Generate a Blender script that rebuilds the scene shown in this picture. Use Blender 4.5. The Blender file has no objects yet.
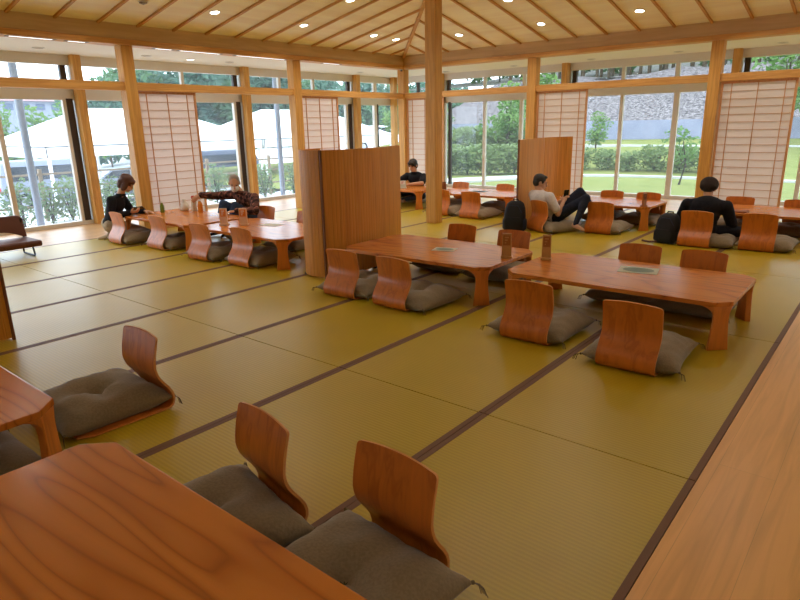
import bpy, bmesh, math, random
from math import sin, cos, pi, sqrt
from mathutils import Vector, Matrix, noise
SC = bpy.context.scene
COL = SC.collection
S = 1.14            # one drawing unit is 1.14 m; applied to everything at the end
H = 1.35
random.seed(7)

# ------------------------------------------------------------------ materials
def lin(c):
    return tuple((x/12.92 if x <= .04045 else ((x+.055)/1.055)**2.4) for x in c)
def rgb(r, g, b): return lin((r/255, g/255, b/255)) + (1,)
def dim(c, k): return tuple(x*k for x in c[:3])+(1,)
MATS = {}
def mat(name, col, rough=.5, spec=.5, metal=0, emit=None, emit_s=0, coat=0, sheen=0):
    m = bpy.data.materials.new(name); m.use_nodes = True
    b = m.node_tree.nodes['Principled BSDF']
    b.inputs['Base Color'].default_value = col
    b.inputs['Roughness'].default_value = rough
    b.inputs['Specular IOR Level'].default_value = spec
    b.inputs['Metallic'].default_value = metal
    if coat: b.inputs['Coat Weight'].default_value = coat; b.inputs['Coat Roughness'].default_value = .12
    if sheen: b.inputs['Sheen Weight'].default_value = sheen
    if emit: b.inputs['Emission Color'].default_value = emit; b.inputs['Emission Strength'].default_value = emit_s
    MATS[name] = m
    return m
def nodes(m): return m.node_tree.nodes, m.node_tree.links, m.node_tree.nodes['Principled BSDF']
def ramp(n, stops):
    r = n.new('ShaderNodeValToRGB')
    e = r.color_ramp.elements
    while len(e) < len(stops): e.new(.5)
    for i, (p, c) in enumerate(stops): e[i].position = p; e[i].color = c
    return r
def wood(name, c1, c2, rough=.4, axis='X', scale=1., stretch=14., coat=0, rand=.0, spec=.5, ring=6., line=0):
    """grain lines along one object axis"""
    m = mat(name, c1, rough, spec, coat=coat); n, l, b = nodes(m)
    tc = n.new('ShaderNodeTexCoord'); mp = n.new('ShaderNodeMapping')
    sc = [stretch*scale]*3; sc['XYZ'.index(axis)] = scale
    mp.inputs['Scale'].default_value = sc
    l.new(tc.outputs['Object'], mp.inputs['Vector'])
    if rand:
        oi = n.new('ShaderNodeObjectInfo'); ml = n.new('ShaderNodeVectorMath'); ml.operation = 'SCALE'
        cx = n.new('ShaderNodeCombineXYZ')
        for k in 'XYZ': l.new(oi.outputs['Random'], cx.inputs[k])
        ml.inputs['Scale'].default_value = 40
        l.new(cx.outputs[0], ml.inputs[0]); l.new(ml.outputs[0], mp.inputs['Location'])
    nz = n.new('ShaderNodeTexNoise'); nz.inputs['Scale'].default_value = 1.0; nz.inputs['Detail'].default_value = 3
    nz.inputs['Distortion'].default_value = .6
    if line: nz.inputs['Detail'].default_value = .6; nz.inputs['Distortion'].default_value = .25
    l.new(mp.outputs[0], nz.inputs['Vector'])
    mul = n.new('ShaderNodeMath'); mul.operation = 'MULTIPLY'; mul.inputs[1].default_value = ring
    l.new(nz.outputs['Fac'], mul.inputs[0])
    fr = n.new('ShaderNodeMath'); fr.operation = 'PINGPONG'; fr.inputs[1].default_value = 1
    l.new(mul.outputs[0], fr.inputs[0])
    r = ramp(n, [(0, dim(c2, line)), (.14, c2), (.5, c1), (1, tuple(min(1, x*1.06) for x in c1[:3])+(1,))]) if line else ramp(n, [(0, c2), (.35, c1), (1, tuple(min(1, x*1.12) for x in c1[:3])+(1,))])
    l.new(fr.outputs[0], r.inputs[0]); l.new(r.outputs[0], b.inputs['Base Color'])
    return m
def planks(name, c1, c2, rough, w, length, axis='Y', gap=.0025, gapc=.55):
    """planked floor, boards along the world axis, in drawing units"""
    m = mat(name, c1, rough); n, l, b = nodes(m)
    tc = n.new('ShaderNodeTexCoord'); mp = n.new('ShaderNodeMapping')
    mp.inputs['Rotation'].default_value = (0, 0, pi/2 if axis == 'Y' else 0)
    l.new(tc.outputs['Object'], mp.inputs['Vector'])
    br = n.new('ShaderNodeTexBrick')
    br.inputs['Color1'].default_value = c1; br.inputs['Color2'].default_value = c2
    br.inputs['Mortar'].default_value = tuple(x*gapc for x in c2[:3])+(1,)
    br.inputs['Scale'].default_value = 1; br.inputs['Mortar Size'].default_value = gap
    br.inputs['Brick Width'].default_value = length*S; br.inputs['Row Height'].default_value = w*S
    br.inputs['Bias'].default_value = 0
    l.new(mp.outputs[0], br.inputs['Vector'])
    mp2 = n.new('ShaderNodeMapping'); mp2.inputs['Scale'].default_value = (1.2, 22, 22)
    l.new(mp.outputs[0], mp2.inputs['Vector'])
    nz = n.new('ShaderNodeTexNoise'); nz.inputs['Scale'].default_value = 1; nz.inputs['Detail'].default_value = 4; nz.inputs['Distortion'].default_value = .8
    l.new(mp2.outputs[0], nz.inputs['Vector'])
    r = ramp(n, [(.3, (.86, .83, .79, 1)), (.6, (1.08, 1.08, 1.08, 1))])
    l.new(nz.outputs['Fac'], r.inputs[0])
    mx = n.new('ShaderNodeMix'); mx.data_type = 'RGBA'; mx.blend_type = 'MULTIPLY'; mx.inputs['Factor'].default_value = .8
    l.new(br.outputs['Color'], mx.inputs['A']); l.new(r.outputs[0], mx.inputs['B'])
    l.new(mx.outputs['Result'], b.inputs['Base Color'])
    return m
def noisy(name, c1, c2, scale=8, rough=.8, detail=4, bump=0, lo=.35, hi=.65, spec=.3, sheen=0, objrand=False):
    m = mat(name, c1, rough, spec, sheen=sheen); n, l, b = nodes(m)
    tc = n.new('ShaderNodeTexCoord'); nz = n.new('ShaderNodeTexNoise')
    nz.inputs['Scale'].default_value = scale; nz.inputs['Detail'].default_value = detail
    l.new(tc.outputs['Object'], nz.inputs['Vector'])
    r = ramp(n, [(lo, c1), (hi, c2)]); l.new(nz.outputs['Fac'], r.inputs[0])
    out = r.outputs[0]
    if objrand:
        oi = n.new('ShaderNodeObjectInfo'); hs = n.new('ShaderNodeHueSaturation')
        mr = n.new('ShaderNodeMapRange'); mr.inputs['To Min'].default_value = .75; mr.inputs['To Max'].default_value = 1.25
        l.new(oi.outputs['Random'], mr.inputs[0]); l.new(mr.outputs[0], hs.inputs['Value']); l.new(out, hs.inputs['Color'])
        out = hs.outputs[0]
    l.new(out, b.inputs['Base Color'])
    if bump:
        bp = n.new('ShaderNodeBump'); bp.inputs['Strength'].default_value = bump; bp.inputs['Distance'].default_value = .01
        l.new(nz.outputs['Fac'], bp.inputs['Height']); l.new(bp.outputs[0], b.inputs['Normal'])
    return m
def foliage(name, c1, c2, scale=3.):
    """leaf material: colour from noise over the plant, light passes through thin leaves"""
    m = mat(name, c1, .6, .25); n, l, b = nodes(m)
    tc = n.new('ShaderNodeTexCoord'); nz = n.new('ShaderNodeTexNoise'); nz.inputs['Scale'].default_value = scale; nz.inputs['Detail'].default_value = 5
    l.new(tc.outputs['Object'], nz.inputs['Vector'])
    r = ramp(n, [(.3, c1), (.7, c2)]); l.new(nz.outputs['Fac'], r.inputs[0])
    l.new(r.outputs[0], b.inputs['Base Color'])
    tr = n.new('ShaderNodeBsdfTranslucent'); l.new(r.outputs[0], tr.inputs['Color'])
    ms = n.new('ShaderNodeMixShader'); ms.inputs[0].default_value = .35
    l.new(b.outputs[0], ms.inputs[1]); l.new(tr.outputs[0], ms.inputs[2])
    l.new(ms.outputs[0], n['Material Output'].inputs['Surface'])
    return m

wood('table_wood', rgb(214, 130, 52), rgb(200, 114, 42), .22, 'X', .8, 7, rand=1, ring=15, line=.74)
wood('table_leg_wood', rgb(214, 130, 52), rgb(198, 112, 40), .33, 'Z', 1.2, 12)
wood('chair_ply', rgb(200, 112, 36), rgb(186, 98, 28), .30, 'Z', 1.2, 14, rand=1, ring=5)
wood('post_wood', rgb(216, 162, 82), rgb(202, 146, 70), .5, 'Z', 1.0, 18, rand=1, ring=4)
wood('kamoi_wood_x', rgb(214, 160, 86), rgb(200, 142, 72), .5, 'X', 1.0, 18, ring=4)
wood('kamoi_wood_y', rgb(214, 160, 86), rgb(200, 142, 72), .5, 'Y', 1.0, 18, ring=4)
wood('beam_wood_x', rgb(208, 176, 130), rgb(200, 166, 120), .6, 'X', .6, 14, ring=4)
wood('beam_wood_y', rgb(208, 176, 130), rgb(200, 166, 120), .6, 'Y', .6, 14, ring=4)
wood('batten_wood_x', rgb(206, 156, 92), rgb(192, 140, 76), .6, 'X', .6, 14, ring=4)
wood('batten_wood_y', rgb(206, 156, 92), rgb(192, 140, 76), .6, 'Y', .6, 14, ring=4)
wood('ceiling_board_l', rgb(248, 236, 208), rgb(244, 230, 200), .7, 'Y', .5, 8, ring=3)
wood('ceiling_board_r', rgb(248, 236, 208), rgb(244, 230, 200), .7, 'X', .5, 8, ring=3)
wood('screen_wood', rgb(212, 144, 54), rgb(202, 130, 44), .4, 'Z', .8, 26, ring=5)
wood('lattice_wood', rgb(206, 150, 100), rgb(196, 138, 88), .55, 'Z', 1, 16)
wood('fence_wood', dim(rgb(176, 150, 120), 0.6), dim(rgb(150, 124, 96), 0.6), .8, 'Z', 1, 12)
planks('aisle_planks', rgb(242, 188, 118), rgb(236, 178, 106), .34, .2, 5.0, 'Y', .0012, .8)
planks('veranda_planks_y', rgb(216, 172, 122), rgb(204, 158, 106), .34, .105, 1.9, 'Y')
planks('veranda_planks_x', rgb(216, 172, 122), rgb(204, 158, 106), .34, .105, 1.9, 'X')
mat('ply_edge', rgb(228, 160, 92), .5)
# tatami: fine woven ribs
m = mat('tatami', rgb(176, 158, 70), .36, .74, sheen=.0); n, l, b = nodes(m); b.inputs['Sheen Roughness'].default_value = .2
tc = n.new('ShaderNodeTexCoord')
wv = n.new('ShaderNodeTexWave'); wv.wave_type = 'BANDS'; wv.bands_direction = 'Y'
wv.inputs['Scale'].default_value = 14; wv.inputs['Distortion'].default_value = .5
l.new(tc.outputs['Object'], wv.inputs['Vector'])
nz = n.new('ShaderNodeTexNoise'); nz.inputs['Scale'].default_value = 1.1; nz.inputs['Detail'].default_value = 3
l.new(tc.outputs['Object'], nz.inputs['Vector'])
r1 = ramp(n, [(0, rgb(186, 158, 22)), (1, rgb(196, 168, 28))]); l.new(wv.outputs['Fac'], r1.inputs[0])
r2 = ramp(n, [(.3, (.9, .92, .88, 1)), (.7, (1.06, 1.04, 1.05, 1))]); l.new(nz.outputs['Fac'], r2.inputs[0])
mx = n.new('ShaderNodeMix'); mx.data_type = 'RGBA'; mx.blend_type = 'MULTIPLY'; mx.inputs['Factor'].default_value = 1
l.new(r1.outputs[0], mx.inputs['A']); l.new(r2.outputs[0], mx.inputs['B']); l.new(mx.outputs['Result'], b.inputs['Base Color'])
bp = n.new('ShaderNodeBump'); bp.inputs['Strength'].default_value = .15; bp.inputs['Distance'].default_value = .003
l.new(wv.outputs['Fac'], bp.inputs['Height']); l.new(bp.outputs[0], b.inputs['Normal'])
mat('tatami_border', rgb(124, 92, 72), .6, .3)
noisy('cushion_cloth', rgb(146, 128, 102), rgb(134, 118, 92), 90, .85, 2, bump=.25, spec=.2, sheen=.3)
mat('tassel_thread', rgb(118, 104, 78), .9, .1)
mat('tuft_thread', rgb(66, 74, 56), .9, .1)
noisy('plaster', rgb(236, 230, 214), rgb(230, 224, 208), 3, .85)
mat('soffit_white', rgb(246, 240, 226), .8, .2)
mat('aluminium', rgb(226, 220, 210), .45, .5)
mat('bronze_frame', rgb(64, 52, 44), .5, .5)
mat('steel_column', rgb(146, 154, 170), .45, .5)
mat('lamp_ring', rgb(226, 222, 214), .5)
mat('lamp_lens', (1, .95, .85, 1), .4, emit=(1, .93, .8, 1), emit_s=14)
mat('lamp_lens_off', rgb(150, 138, 124), .4)
mat('slot_diffuser', (1, 1, 1, 1), .5, emit=(1, .98, .95, 1), emit_s=1.6)
mat('slot_grille', rgb(150, 140, 128), .6)
# shoji paper
m = mat('shoji_paper', rgb(248, 240, 236), .85, .1); n, l, b = nodes(m)
tr = n.new('ShaderNodeBsdfTranslucent'); tr.inputs['Color'].default_value = rgb(250, 240, 236)
ms = n.new('ShaderNodeMixShader'); ms.inputs[0].default_value = .42
l.new(b.outputs[0], ms.inputs[1]); l.new(tr.outputs[0], ms.inputs[2]); l.new(ms.outputs[0], n['Material Output'].inputs['Surface'])
# window glass: clear pane with mirror reflection growing at grazing angles
m = mat('window_glass', (1, 1, 1, 1), 0); n, l, b = nodes(m)
tp = n.new('ShaderNodeBsdfTransparent'); tp.inputs['Color'].default_value = (.95, .97, .97, 1)
gl = n.new('ShaderNodeBsdfGlossy'); gl.inputs['Roughness'].default_value = .02
fz = n.new('ShaderNodeFresnel'); fz.inputs['IOR'].default_value = 1.4
ms = n.new('ShaderNodeMixShader'); geo = n.new('ShaderNodeNewGeometry'); inv = n.new('ShaderNodeMath'); inv.operation = 'SUBTRACT'; inv.inputs[0].default_value = 1; l.new(geo.outputs['Backfacing'], inv.inputs[1])
fm = n.new('ShaderNodeMath'); fm.operation = 'MULTIPLY'; l.new(fz.outputs[0], fm.inputs[0]); l.new(inv.outputs[0], fm.inputs[1])
l.new(fm.outputs[0], ms.inputs[0]); l.new(tp.outputs[0], ms.inputs[1]); l.new(gl.outputs[0], ms.inputs[2])
haze = n.new('ShaderNodeBsdfTranslucent'); haze.inputs['Color'].default_value = (.9, .93, 1, 1)   # pale veil mixed in as the haze of reflections and dirty glass
m3 = n.new('ShaderNodeMixShader'); m3.inputs[0].default_value = .028; l.new(ms.outputs[0], m3.inputs[1]); l.new(haze.outputs[0], m3.inputs[2])
l.new(m3.outputs[0], n['Material Output'].inputs['Surface'])
# people
mat('skin', rgb(206, 156, 124), .55, .4)
mat('skin_pale', rgb(220, 176, 148), .55, .4)
mat('hair_black', rgb(34, 28, 26), .55)
mat('hair_brown', rgb(84, 48, 34), .5)
mat('hair_grey', rgb(150, 138, 128), .7)
mat('eye_dark', rgb(26, 20, 18), .3)
mat('lip', rgb(168, 100, 88), .5)
noisy('tee_white', rgb(222, 214, 212), rgb(210, 202, 200), 30, .9, spec=.1)
noisy('denim_dark', rgb(52, 56, 72), rgb(42, 46, 60), 60, .9, spec=.1)
noisy('denim_blue', rgb(66, 80, 108), rgb(54, 66, 92), 60, .9, spec=.1)
noisy('black_cloth', rgb(36, 36, 42), rgb(28, 28, 34), 40, .85, spec=.2)
noisy('navy_cloth', rgb(38, 44, 58), rgb(30, 36, 50), 40, .85, spec=.2)
noisy('knit_grey', rgb(70, 62, 62), rgb(56, 50, 50), 120, .95, spec=.1, bump=.3)
noisy('beige_cloth', rgb(190, 170, 148), rgb(178, 158, 134), 40, .9, spec=.1)
mat('red_cloth', rgb(190, 40, 50), .8)
mat('mask_white', rgb(236, 236, 238), .8)
m = mat('plaid', rgb(70, 50, 48), .9, .1); n, l, b = nodes(m)
tc = n.new('ShaderNodeTexCoord'); ck = n.new('ShaderNodeTexChecker'); ck.inputs['Scale'].default_value = 16
ck.inputs['Color1'].default_value = rgb(62, 46, 44); ck.inputs['Color2'].default_value = rgb(112, 76, 68)
mp = n.new('ShaderNodeMapping'); mp.inputs['Scale'].default_value = (1, .35, 1.3); mp.inputs['Rotation'].default_value = (0, .3, .2)
l.new(tc.outputs['Object'], mp.inputs[0]); l.new(mp.outputs[0], ck.inputs['Vector'])
wv = n.new('ShaderNodeTexWave'); wv.inputs['Scale'].default_value = 5; wv.bands_direction = 'X'; l.new(tc.outputs['Object'], wv.inputs['Vector'])
r = ramp(n, [(.9, (1, 1, 1, 1)), (.97, (2.6, 2.3, 2.2, 1))]); l.new(wv.outputs['Fac'], r.inputs[0])
mx = n.new('ShaderNodeMix'); mx.data_type = 'RGBA'; mx.blend_type = 'MULTIPLY'; mx.inputs['Factor'].default_value = 1
l.new(ck.outputs['Color'], mx.inputs['A']); l.new(r.outputs[0], mx.inputs['B']); l.new(mx.outputs['Result'], b.inputs['Base Color'])
# small things
mat('black_nylon', rgb(30, 30, 34), .7, .3)
mat('navy_nylon', rgb(36, 44, 70), .7, .3)
mat('black_metal', rgb(28, 28, 30), .4)
mat('brown_leather', rgb(98, 54, 38), .5)
mat('paper_white', rgb(238, 236, 230), .7)
mat('card_print', rgb(120, 138, 124), .6)
mat('card_pale', rgb(206, 206, 188), .6)
mat('stand_wood', rgb(176, 112, 52), .5)
mat('stand_dark', rgb(126, 74, 34), .5)
mat('orange_print', rgb(222, 128, 48), .6)
mat('red_plastic', rgb(190, 48, 40), .4)
mat('tea_green', rgb(120, 140, 50), .2)
mat('juice_orange', rgb(226, 140, 50), .25)
noisy('forest_floor', rgb(70, 60, 52), rgb(46, 52, 38), 3, .95)
mat('stand_peach', rgb(232, 192, 158), .5)
mat('stand_gold', rgb(206, 160, 96), .5)
mat('clear_bag', rgb(222, 210, 190), .4)
mat('phone_black', rgb(20, 20, 24), .2)
mat('notebook_brown', rgb(150, 84, 52), .5)
# outdoors
noisy('asphalt_pale', rgb(226, 222, 220), rgb(214, 212, 212), 3, .9)
noisy('grass', dim(rgb(176, 178, 98), 0.46), dim(rgb(154, 162, 82), 0.46), 1.6, .9, bump=.2, spec=.1)
noisy('grass_slope', dim(rgb(120, 150, 100), 0.36), dim(rgb(100, 132, 84), 0.36), 1.2, .9, spec=.1)
noisy('rock_face', dim(rgb(176, 164, 162), 0.55), dim(rgb(84, 76, 78), 0.45), 7, .95, detail=8, bump=.6, spec=.1)
noisy('concrete', dim(rgb(196, 200, 226), 0.5), dim(rgb(180, 184, 212), 0.5), 1.5, .9, spec=.2)
mat('curb_white', dim(rgb(236, 234, 228), 0.6), .8)
mat('tent_white', rgb(250, 250, 250), .7)
nd = MATS['tent_white'].node_tree
tr = nd.nodes.new('ShaderNodeBsdfTranslucent'); tr.inputs['Color'].default_value = (.95, .95, .95, 1)
ms = nd.nodes.new('ShaderNodeMixShader'); ms.inputs[0].default_value = .25
nd.links.new(nd.nodes['Principled BSDF'].outputs[0], ms.inputs[1]); nd.links.new(tr.outputs[0], ms.inputs[2])
nd.links.new(ms.outputs[0], nd.nodes['Material Output'].inputs['Surface'])
mat('tent_pole', rgb(236, 236, 240), .5)
mat('car_white', rgb(240, 240, 244), .3, coat=.5)
mat('car_blue_grey', dim(rgb(92, 104, 132), 0.5), .3, coat=.5)
mat('car_silver', dim(rgb(168, 176, 196), 0.6), .3, coat=.5)
mat('car_glass', rgb(40, 48, 56), .1)
mat('tyre', rgb(34, 34, 36), .9)
mat('hub_grey', rgb(160, 162, 168), .4)
foliage('leaf_shrub', dim(rgb(120, 152, 104), 0.55), dim(rgb(172, 194, 128), 0.55))
foliage('leaf_hedge', dim(rgb(132, 160, 92), 0.48), dim(rgb(176, 198, 124), 0.48))
foliage('leaf_tree', dim(rgb(92, 134, 98), 0.58), dim(rgb(130, 168, 118), 0.58), .5)
foliage('leaf_hill', dim(rgb(88, 130, 112), 0.62), dim(rgb(124, 162, 136), 0.62), .35)  # lightened so the leaf colour itself carries the distance haze
foliage('leaf_bright', dim(rgb(116, 172, 84), 0.45), dim(rgb(172, 212, 120), 0.45), 1.)
noisy('bark', dim(rgb(104, 88, 72), 0.5), dim(rgb(72, 60, 50), 0.5), 6, .95)
mat('house_wall', dim(rgb(176, 184, 200), 0.5), .8)
mat('house_roof', dim(rgb(190, 150, 150), 0.5), .8)
mat('house_window', rgb(84, 96, 118), .3)

# ------------------------------------------------------------------ mesh helpers
class MB:
    def __init__(self): self.v = []; self.f = []; self.m = []
    def add(self, vs, fs, mi=0):
        o = len(self.v); self.v += [tuple(p) for p in vs]
        self.f += [tuple(i+o for i in f) for f in fs]; self.m += [mi]*len(fs)
        return self
    def box(self, x0, x1, y0, y1, z0, z1, mi=0, M=None):
        vs = [Vector((x, y, z)) for z in (z0, z1) for y in (y0, y1) for x in (x0, x1)]
        if M: vs = [M @ p for p in vs]
        return self.add(vs, [(0, 2, 3, 1), (4, 5, 7, 6), (0, 1, 5, 4), (2, 6, 7, 3), (0, 4, 6, 2), (1, 3, 7, 5)], mi)
    def loft(self, secs, cap=True, closed=True, mi=0):
        n = len(secs[0]); vs = [p for s in secs for p in s]; fs = []
        for i in range(len(secs)-1):
            for j in range(n if closed else n-1):
                a = i*n+j; b2 = i*n+(j+1) % n
                fs.append((a, b2, b2+n, a+n))
        if cap:
            fs.append(tuple(range(n-1, -1, -1))); fs.append(tuple((len(secs)-1)*n+j for j in range(n)))
        return self.add(vs, fs, mi)
    def prism(self, poly, z0, z1, mi=0):
        return self.loft([[(x, y, z0) for x, y in poly], [(x, y, z1) for x, y in poly]], mi=mi)
    def tube(self, pts, rad, n=8, mi=0):
        pts = [Vector(p) for p in pts]
        if not hasattr(rad, '__len__'): rad = [rad]*len(pts)
        secs = []
        up = Vector((0, 0, 1))
        for i, p in enumerate(pts):
            t = (pts[min(i+1, len(pts)-1)]-pts[max(i-1, 0)]).normalized()
            a = t.cross(up)
            if a.length < .1: a = t.cross(Vector((1, 0, 0)))
            a.normalize(); b2 = t.cross(a)
            secs.append([p+(a*cos(2*pi*k/n)+b2*sin(2*pi*k/n))*rad[i] for k in range(n)])
        return self.loft(secs, mi=mi)
    def ell(self, c, r, nu=14, nv=9, M=None, mi=0):
        vs = []; fs = []
        for i in range(1, nv):
            th = pi*i/nv
            for j in range(nu):
                ph = 2*pi*j/nu
                p = Vector((r[0]*sin(th)*cos(ph), r[1]*sin(th)*sin(ph), r[2]*cos(th)))
                vs.append(p)
        t = len(vs); vs += [Vector((0, 0, r[2])), Vector((0, 0, -r[2]))]
        for i in range(nv-2):
            for j in range(nu):
                a = i*nu+j; b2 = i*nu+(j+1) % nu
                fs.append((a, a+nu, b2+nu, b2))
        for j in range(nu):
            fs.append((t, j, (j+1) % nu)); fs.append((t+1, (nv-2)*nu+(j+1) % nu, (nv-2)*nu+j))
        vs = [(M @ p if M else p)+Vector(c) for p in vs]
        return self.add(vs, fs, mi)
    def lathe(self, prof, n=16, c=(0, 0, 0), mi=0):
        secs = [[(c[0]+r*cos(2*pi*k/n), c[1]+r*sin(2*pi*k/n), c[2]+z) for k in range(n)] for r, z in prof]
        return self.loft(secs, mi=mi)
    def cone(self, a, b2, ra, rb, n=12):
        """tapered limb with round ends"""
        a = Vector(a); b2 = Vector(b2)
        self.tube([a, a.lerp(b2, .5), b2], [ra, (ra+rb)/2, rb], n)
        self.ell(a, (ra,)*3, n, 7); self.ell(b2, (rb,)*3, n, 7)
        return self
    def leaves(self, c, r, cnt, size, rng, flat=.6, shell=.45):
        for _ in range(cnt):
            while True:
                d = Vector((rng.uniform(-1, 1), rng.uniform(-1, 1), rng.uniform(-1, 1)))
                if shell < d.length < 1: break
            p = Vector((c[0]+d.x*r[0], c[1]+d.y*r[1], c[2]+d.z*r[2]))
            a = Vector((rng.gauss(0, 1), rng.gauss(0, 1), rng.gauss(0, flat))).normalized()
            w = a.cross(Vector((rng.gauss(0, 1), rng.gauss(0, 1), rng.gauss(0, 1)))).normalized()
            nrm = a.cross(w)
            s = size*rng.uniform(.6, 1.35)
            self.add([p-a*s, p+w*s*.45+nrm*s*.12, p+a*s, p-w*s*.45+nrm*s*.12], [(0, 1, 2, 3)])
        return self
    def build(self, name, material=None, parent=None, smooth=False, bevel=0, seg=2, loc=None, ang=.6):
        me = bpy.data.meshes.new(name)
        me.from_pydata(self.v, [], self.f)
        ms = material if isinstance(material, (list, tuple)) else [material]
        for x in ms: me.materials.append(MATS[x])
        if len(ms) > 1: me.polygons.foreach_set('material_index', self.m)
        bm = bmesh.new(); bm.from_mesh(me)
        bmesh.ops.recalc_face_normals(bm, faces=bm.faces)
        if bevel:
            es = [e for e in bm.edges if len(e.link_faces) == 2 and e.calc_face_angle(0) > ang]
            bmesh.ops.bevel(bm, geom=es, offset=bevel, segments=seg, affect='EDGES', profile=.6, clamp_overlap=True)
        bm.to_mesh(me); bm.free()
        if smooth:
            me.polygons.foreach_set('use_smooth', [True]*len(me.polygons))
            if smooth != 'all':
                try: me.set_sharp_from_angle(angle=.7)
                except Exception: pass
        me.update()
        o = bpy.data.objects.new(name, me); COL.objects.link(o)
        if parent: o.parent = parent
        if loc: o.location = loc
        return o
def empty(name, loc=(0, 0, 0), rz=0):
    o = bpy.data.objects.new(name, None); COL.objects.link(o)
    o.location = loc; o.rotation_euler = (0, 0, rz); o.empty_display_size = .1
    return o
def tag(o, label=None, cat=None, group=None, kind=None):
    if label: o['label'] = label
    if cat: o['category'] = cat
    if group: o['group'] = group
    if kind: o['kind'] = kind
    return o
def structure(o, label=None, cat=None, group=None):
    return tag(o, label, cat, group, 'structure')
def kids(o): return [c for c in KID.get(o.name, [])]
KID = {}
def index_children(root):
    """remember the children of a prototype (children of unevaluated parents)"""
    for o in list(COL.objects):
        if o.parent: KID.setdefault(o.parent.name, [])
    KID.clear()
    for o in COL.objects:
        if o.parent: KID.setdefault(o.parent.name, []).append(o)
def copy_tree(o, parent=None):
    c = o.copy(); COL.objects.link(c)
    if parent: c.parent = parent
    for ch in KID.get(o.name, []): copy_tree(ch, c)
    return c

# ------------------------------------------------------------------ the setting
XI, YI = -8.10, 10.03          # inner post lines
XO, YO = -9.60, 11.50          # window lines
ZS = 2.41                      # soffit
XR, YN = 3.94, -3.5            # unseen walls behind the camera
BAY = 2.88
def bar(mb, a, b, w, h, up=Vector((0, 0, 1)), mi=0):
    a = Vector(a); b = Vector(b); t = (b-a).normalized(); s = t.cross(up).normalized(); u = s.cross(t)
    q = [s*w/2+u*h/2, -s*w/2+u*h/2, -s*w/2-u*h/2, s*w/2-u*h/2]
    mb.loft([[a+x for x in q], [b+x for x in q]], mi=mi)
    return mb

fl = MB()
xs = [-.44-.961*k for k in range(9)]; ys = [9.99-1.92*k for k in range(8)]
fl.box(xs[-1], xs[0], YN, 9.99, -.12, -.012, 1)
for i in range(8):
    for j in range(7):
        x1, x0 = xs[i]-.0015, xs[i+1]+.0015; y1, y0 = ys[j]-.003, ys[j+1]+.003
        fl.box(x0+.027, x1-.027, y0, y1, -.03, 0)
        for a, b2 in ((x0, x0+.027), (x1-.027, x1)): fl.box(a, b2, y0, y1, -.03, .0012, 1)
structure(fl.build('floor', ['tatami', 'tatami_border']), 'tatami mat floor with brown cloth borders')
fw = MB(); fw.box(xs[0]+.001, XR, YN, 9.99, -.12, -.001)
structure(fw.build('floor_aisle', 'aisle_planks'), 'pale timber plank aisle beside the tatami')
fw = MB(); fw.box(XO-.1, xs[-1]-.001, YN, YO+.1, -.12, -.002)
structure(fw.build('floor_veranda_left', 'veranda_planks_y'), 'plank veranda floor along the window row on the tent side')
fw = MB(); fw.box(xs[-1], XR, 9.992, YO+.1, -.12, -.002)
structure(fw.build('floor_veranda_far', 'veranda_planks_x'), 'plank veranda floor along the window row on the garden side')

w = MB(); w.box(XR, XR+.12, YN, YO+.1, -.1, 4.2)
structure(w.build('wall_right', 'plaster'))
w = MB(); w.box(XO-.1, XR+.12, YN-.12, YN, -.1, 4.2)
structure(w.build('wall_near', 'plaster'))

# ceiling slabs, sloping up from the beams to a ridge
AX, AY = -2.03, 3.96
ZB = 2.66; SL = .205; ZA = ZB+SL*(AX+8.0)
def slab(name, pts, m, t=.06):
    mb = MB(); mb.loft([[p for p in pts], [(x, y, z+t) for x, y, z in pts]])
    return structure(mb.build(name, m))
cl = slab('ceiling', [(-8.0, YN, ZB), (AX, YN, ZA), (AX, AY, ZA), (-8.0, 9.93, ZB)], 'ceiling_board_l')
cr = slab('ceiling_far', [(-8.0, 9.93, ZB), (AX, AY, ZA), (XR, 9.93, ZB)], 'ceiling_board_r')
c3 = slab('ceiling_right', [(XR, 9.93, ZB), (AX, AY, ZA), (AX, YN, ZA), (XR, YN, ZB)], 'ceiling_board_l')
for k in range(-12, 14):
    y = 2.93+.508*k
    if y < YN or y > 9.7: continue
    xe = -8.0+(9.93-y) if y > AY else AX
    mb = bar(MB(), (-8.0, y, ZB-.012), (xe, y, ZB+SL*(xe+8.0)-.012), .032, .03)
    structure(mb.build('ceiling_batten', 'batten_wood_x', cl))
for k in range(0, 22):
    x = -7.43+.499*k
    ye = 9.93-(x+8.0) if x < AX else 9.93-(XR-x)
    if 9.93-ye < .15: continue
    mb = bar(MB(), (x, 9.93, ZB-.012), (x, ye, ZB+SL*(9.93-ye)-.012), .032, .03)
    structure(mb.build('ceiling_batten', 'batten_wood_y', cr))
mb = bar(MB(), (-8.0, 9.93, ZB-.015), (AX, AY, ZA-.015), .05, .05)
structure(mb.build('hip_rafter', 'batten_wood_x', cl))
# soffit over the veranda, and unseen eaves added outside to block the high sky
mb = MB(); mb.box(XO-.05, -8.2, YN, YO+.05, ZS, ZS+.06); structure(mb.build('ceiling_soffit_left', 'soffit_white'))
mb = MB(); mb.box(-8.2, XR, 10.13, YO+.05, ZS, ZS+.06); structure(mb.build('ceiling_soffit_far', 'soffit_white'))
mb = MB(); mb.box(-10.7, XO-.05, YN-.5, YO+1.2, ZS+.06, ZS+.14); mb.box(XO-.05, XR+.2, YO+.05, YO+1.2, ZS+.06, ZS+.14)
structure(mb.build('sky_block_eaves', 'plaster'))
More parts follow.
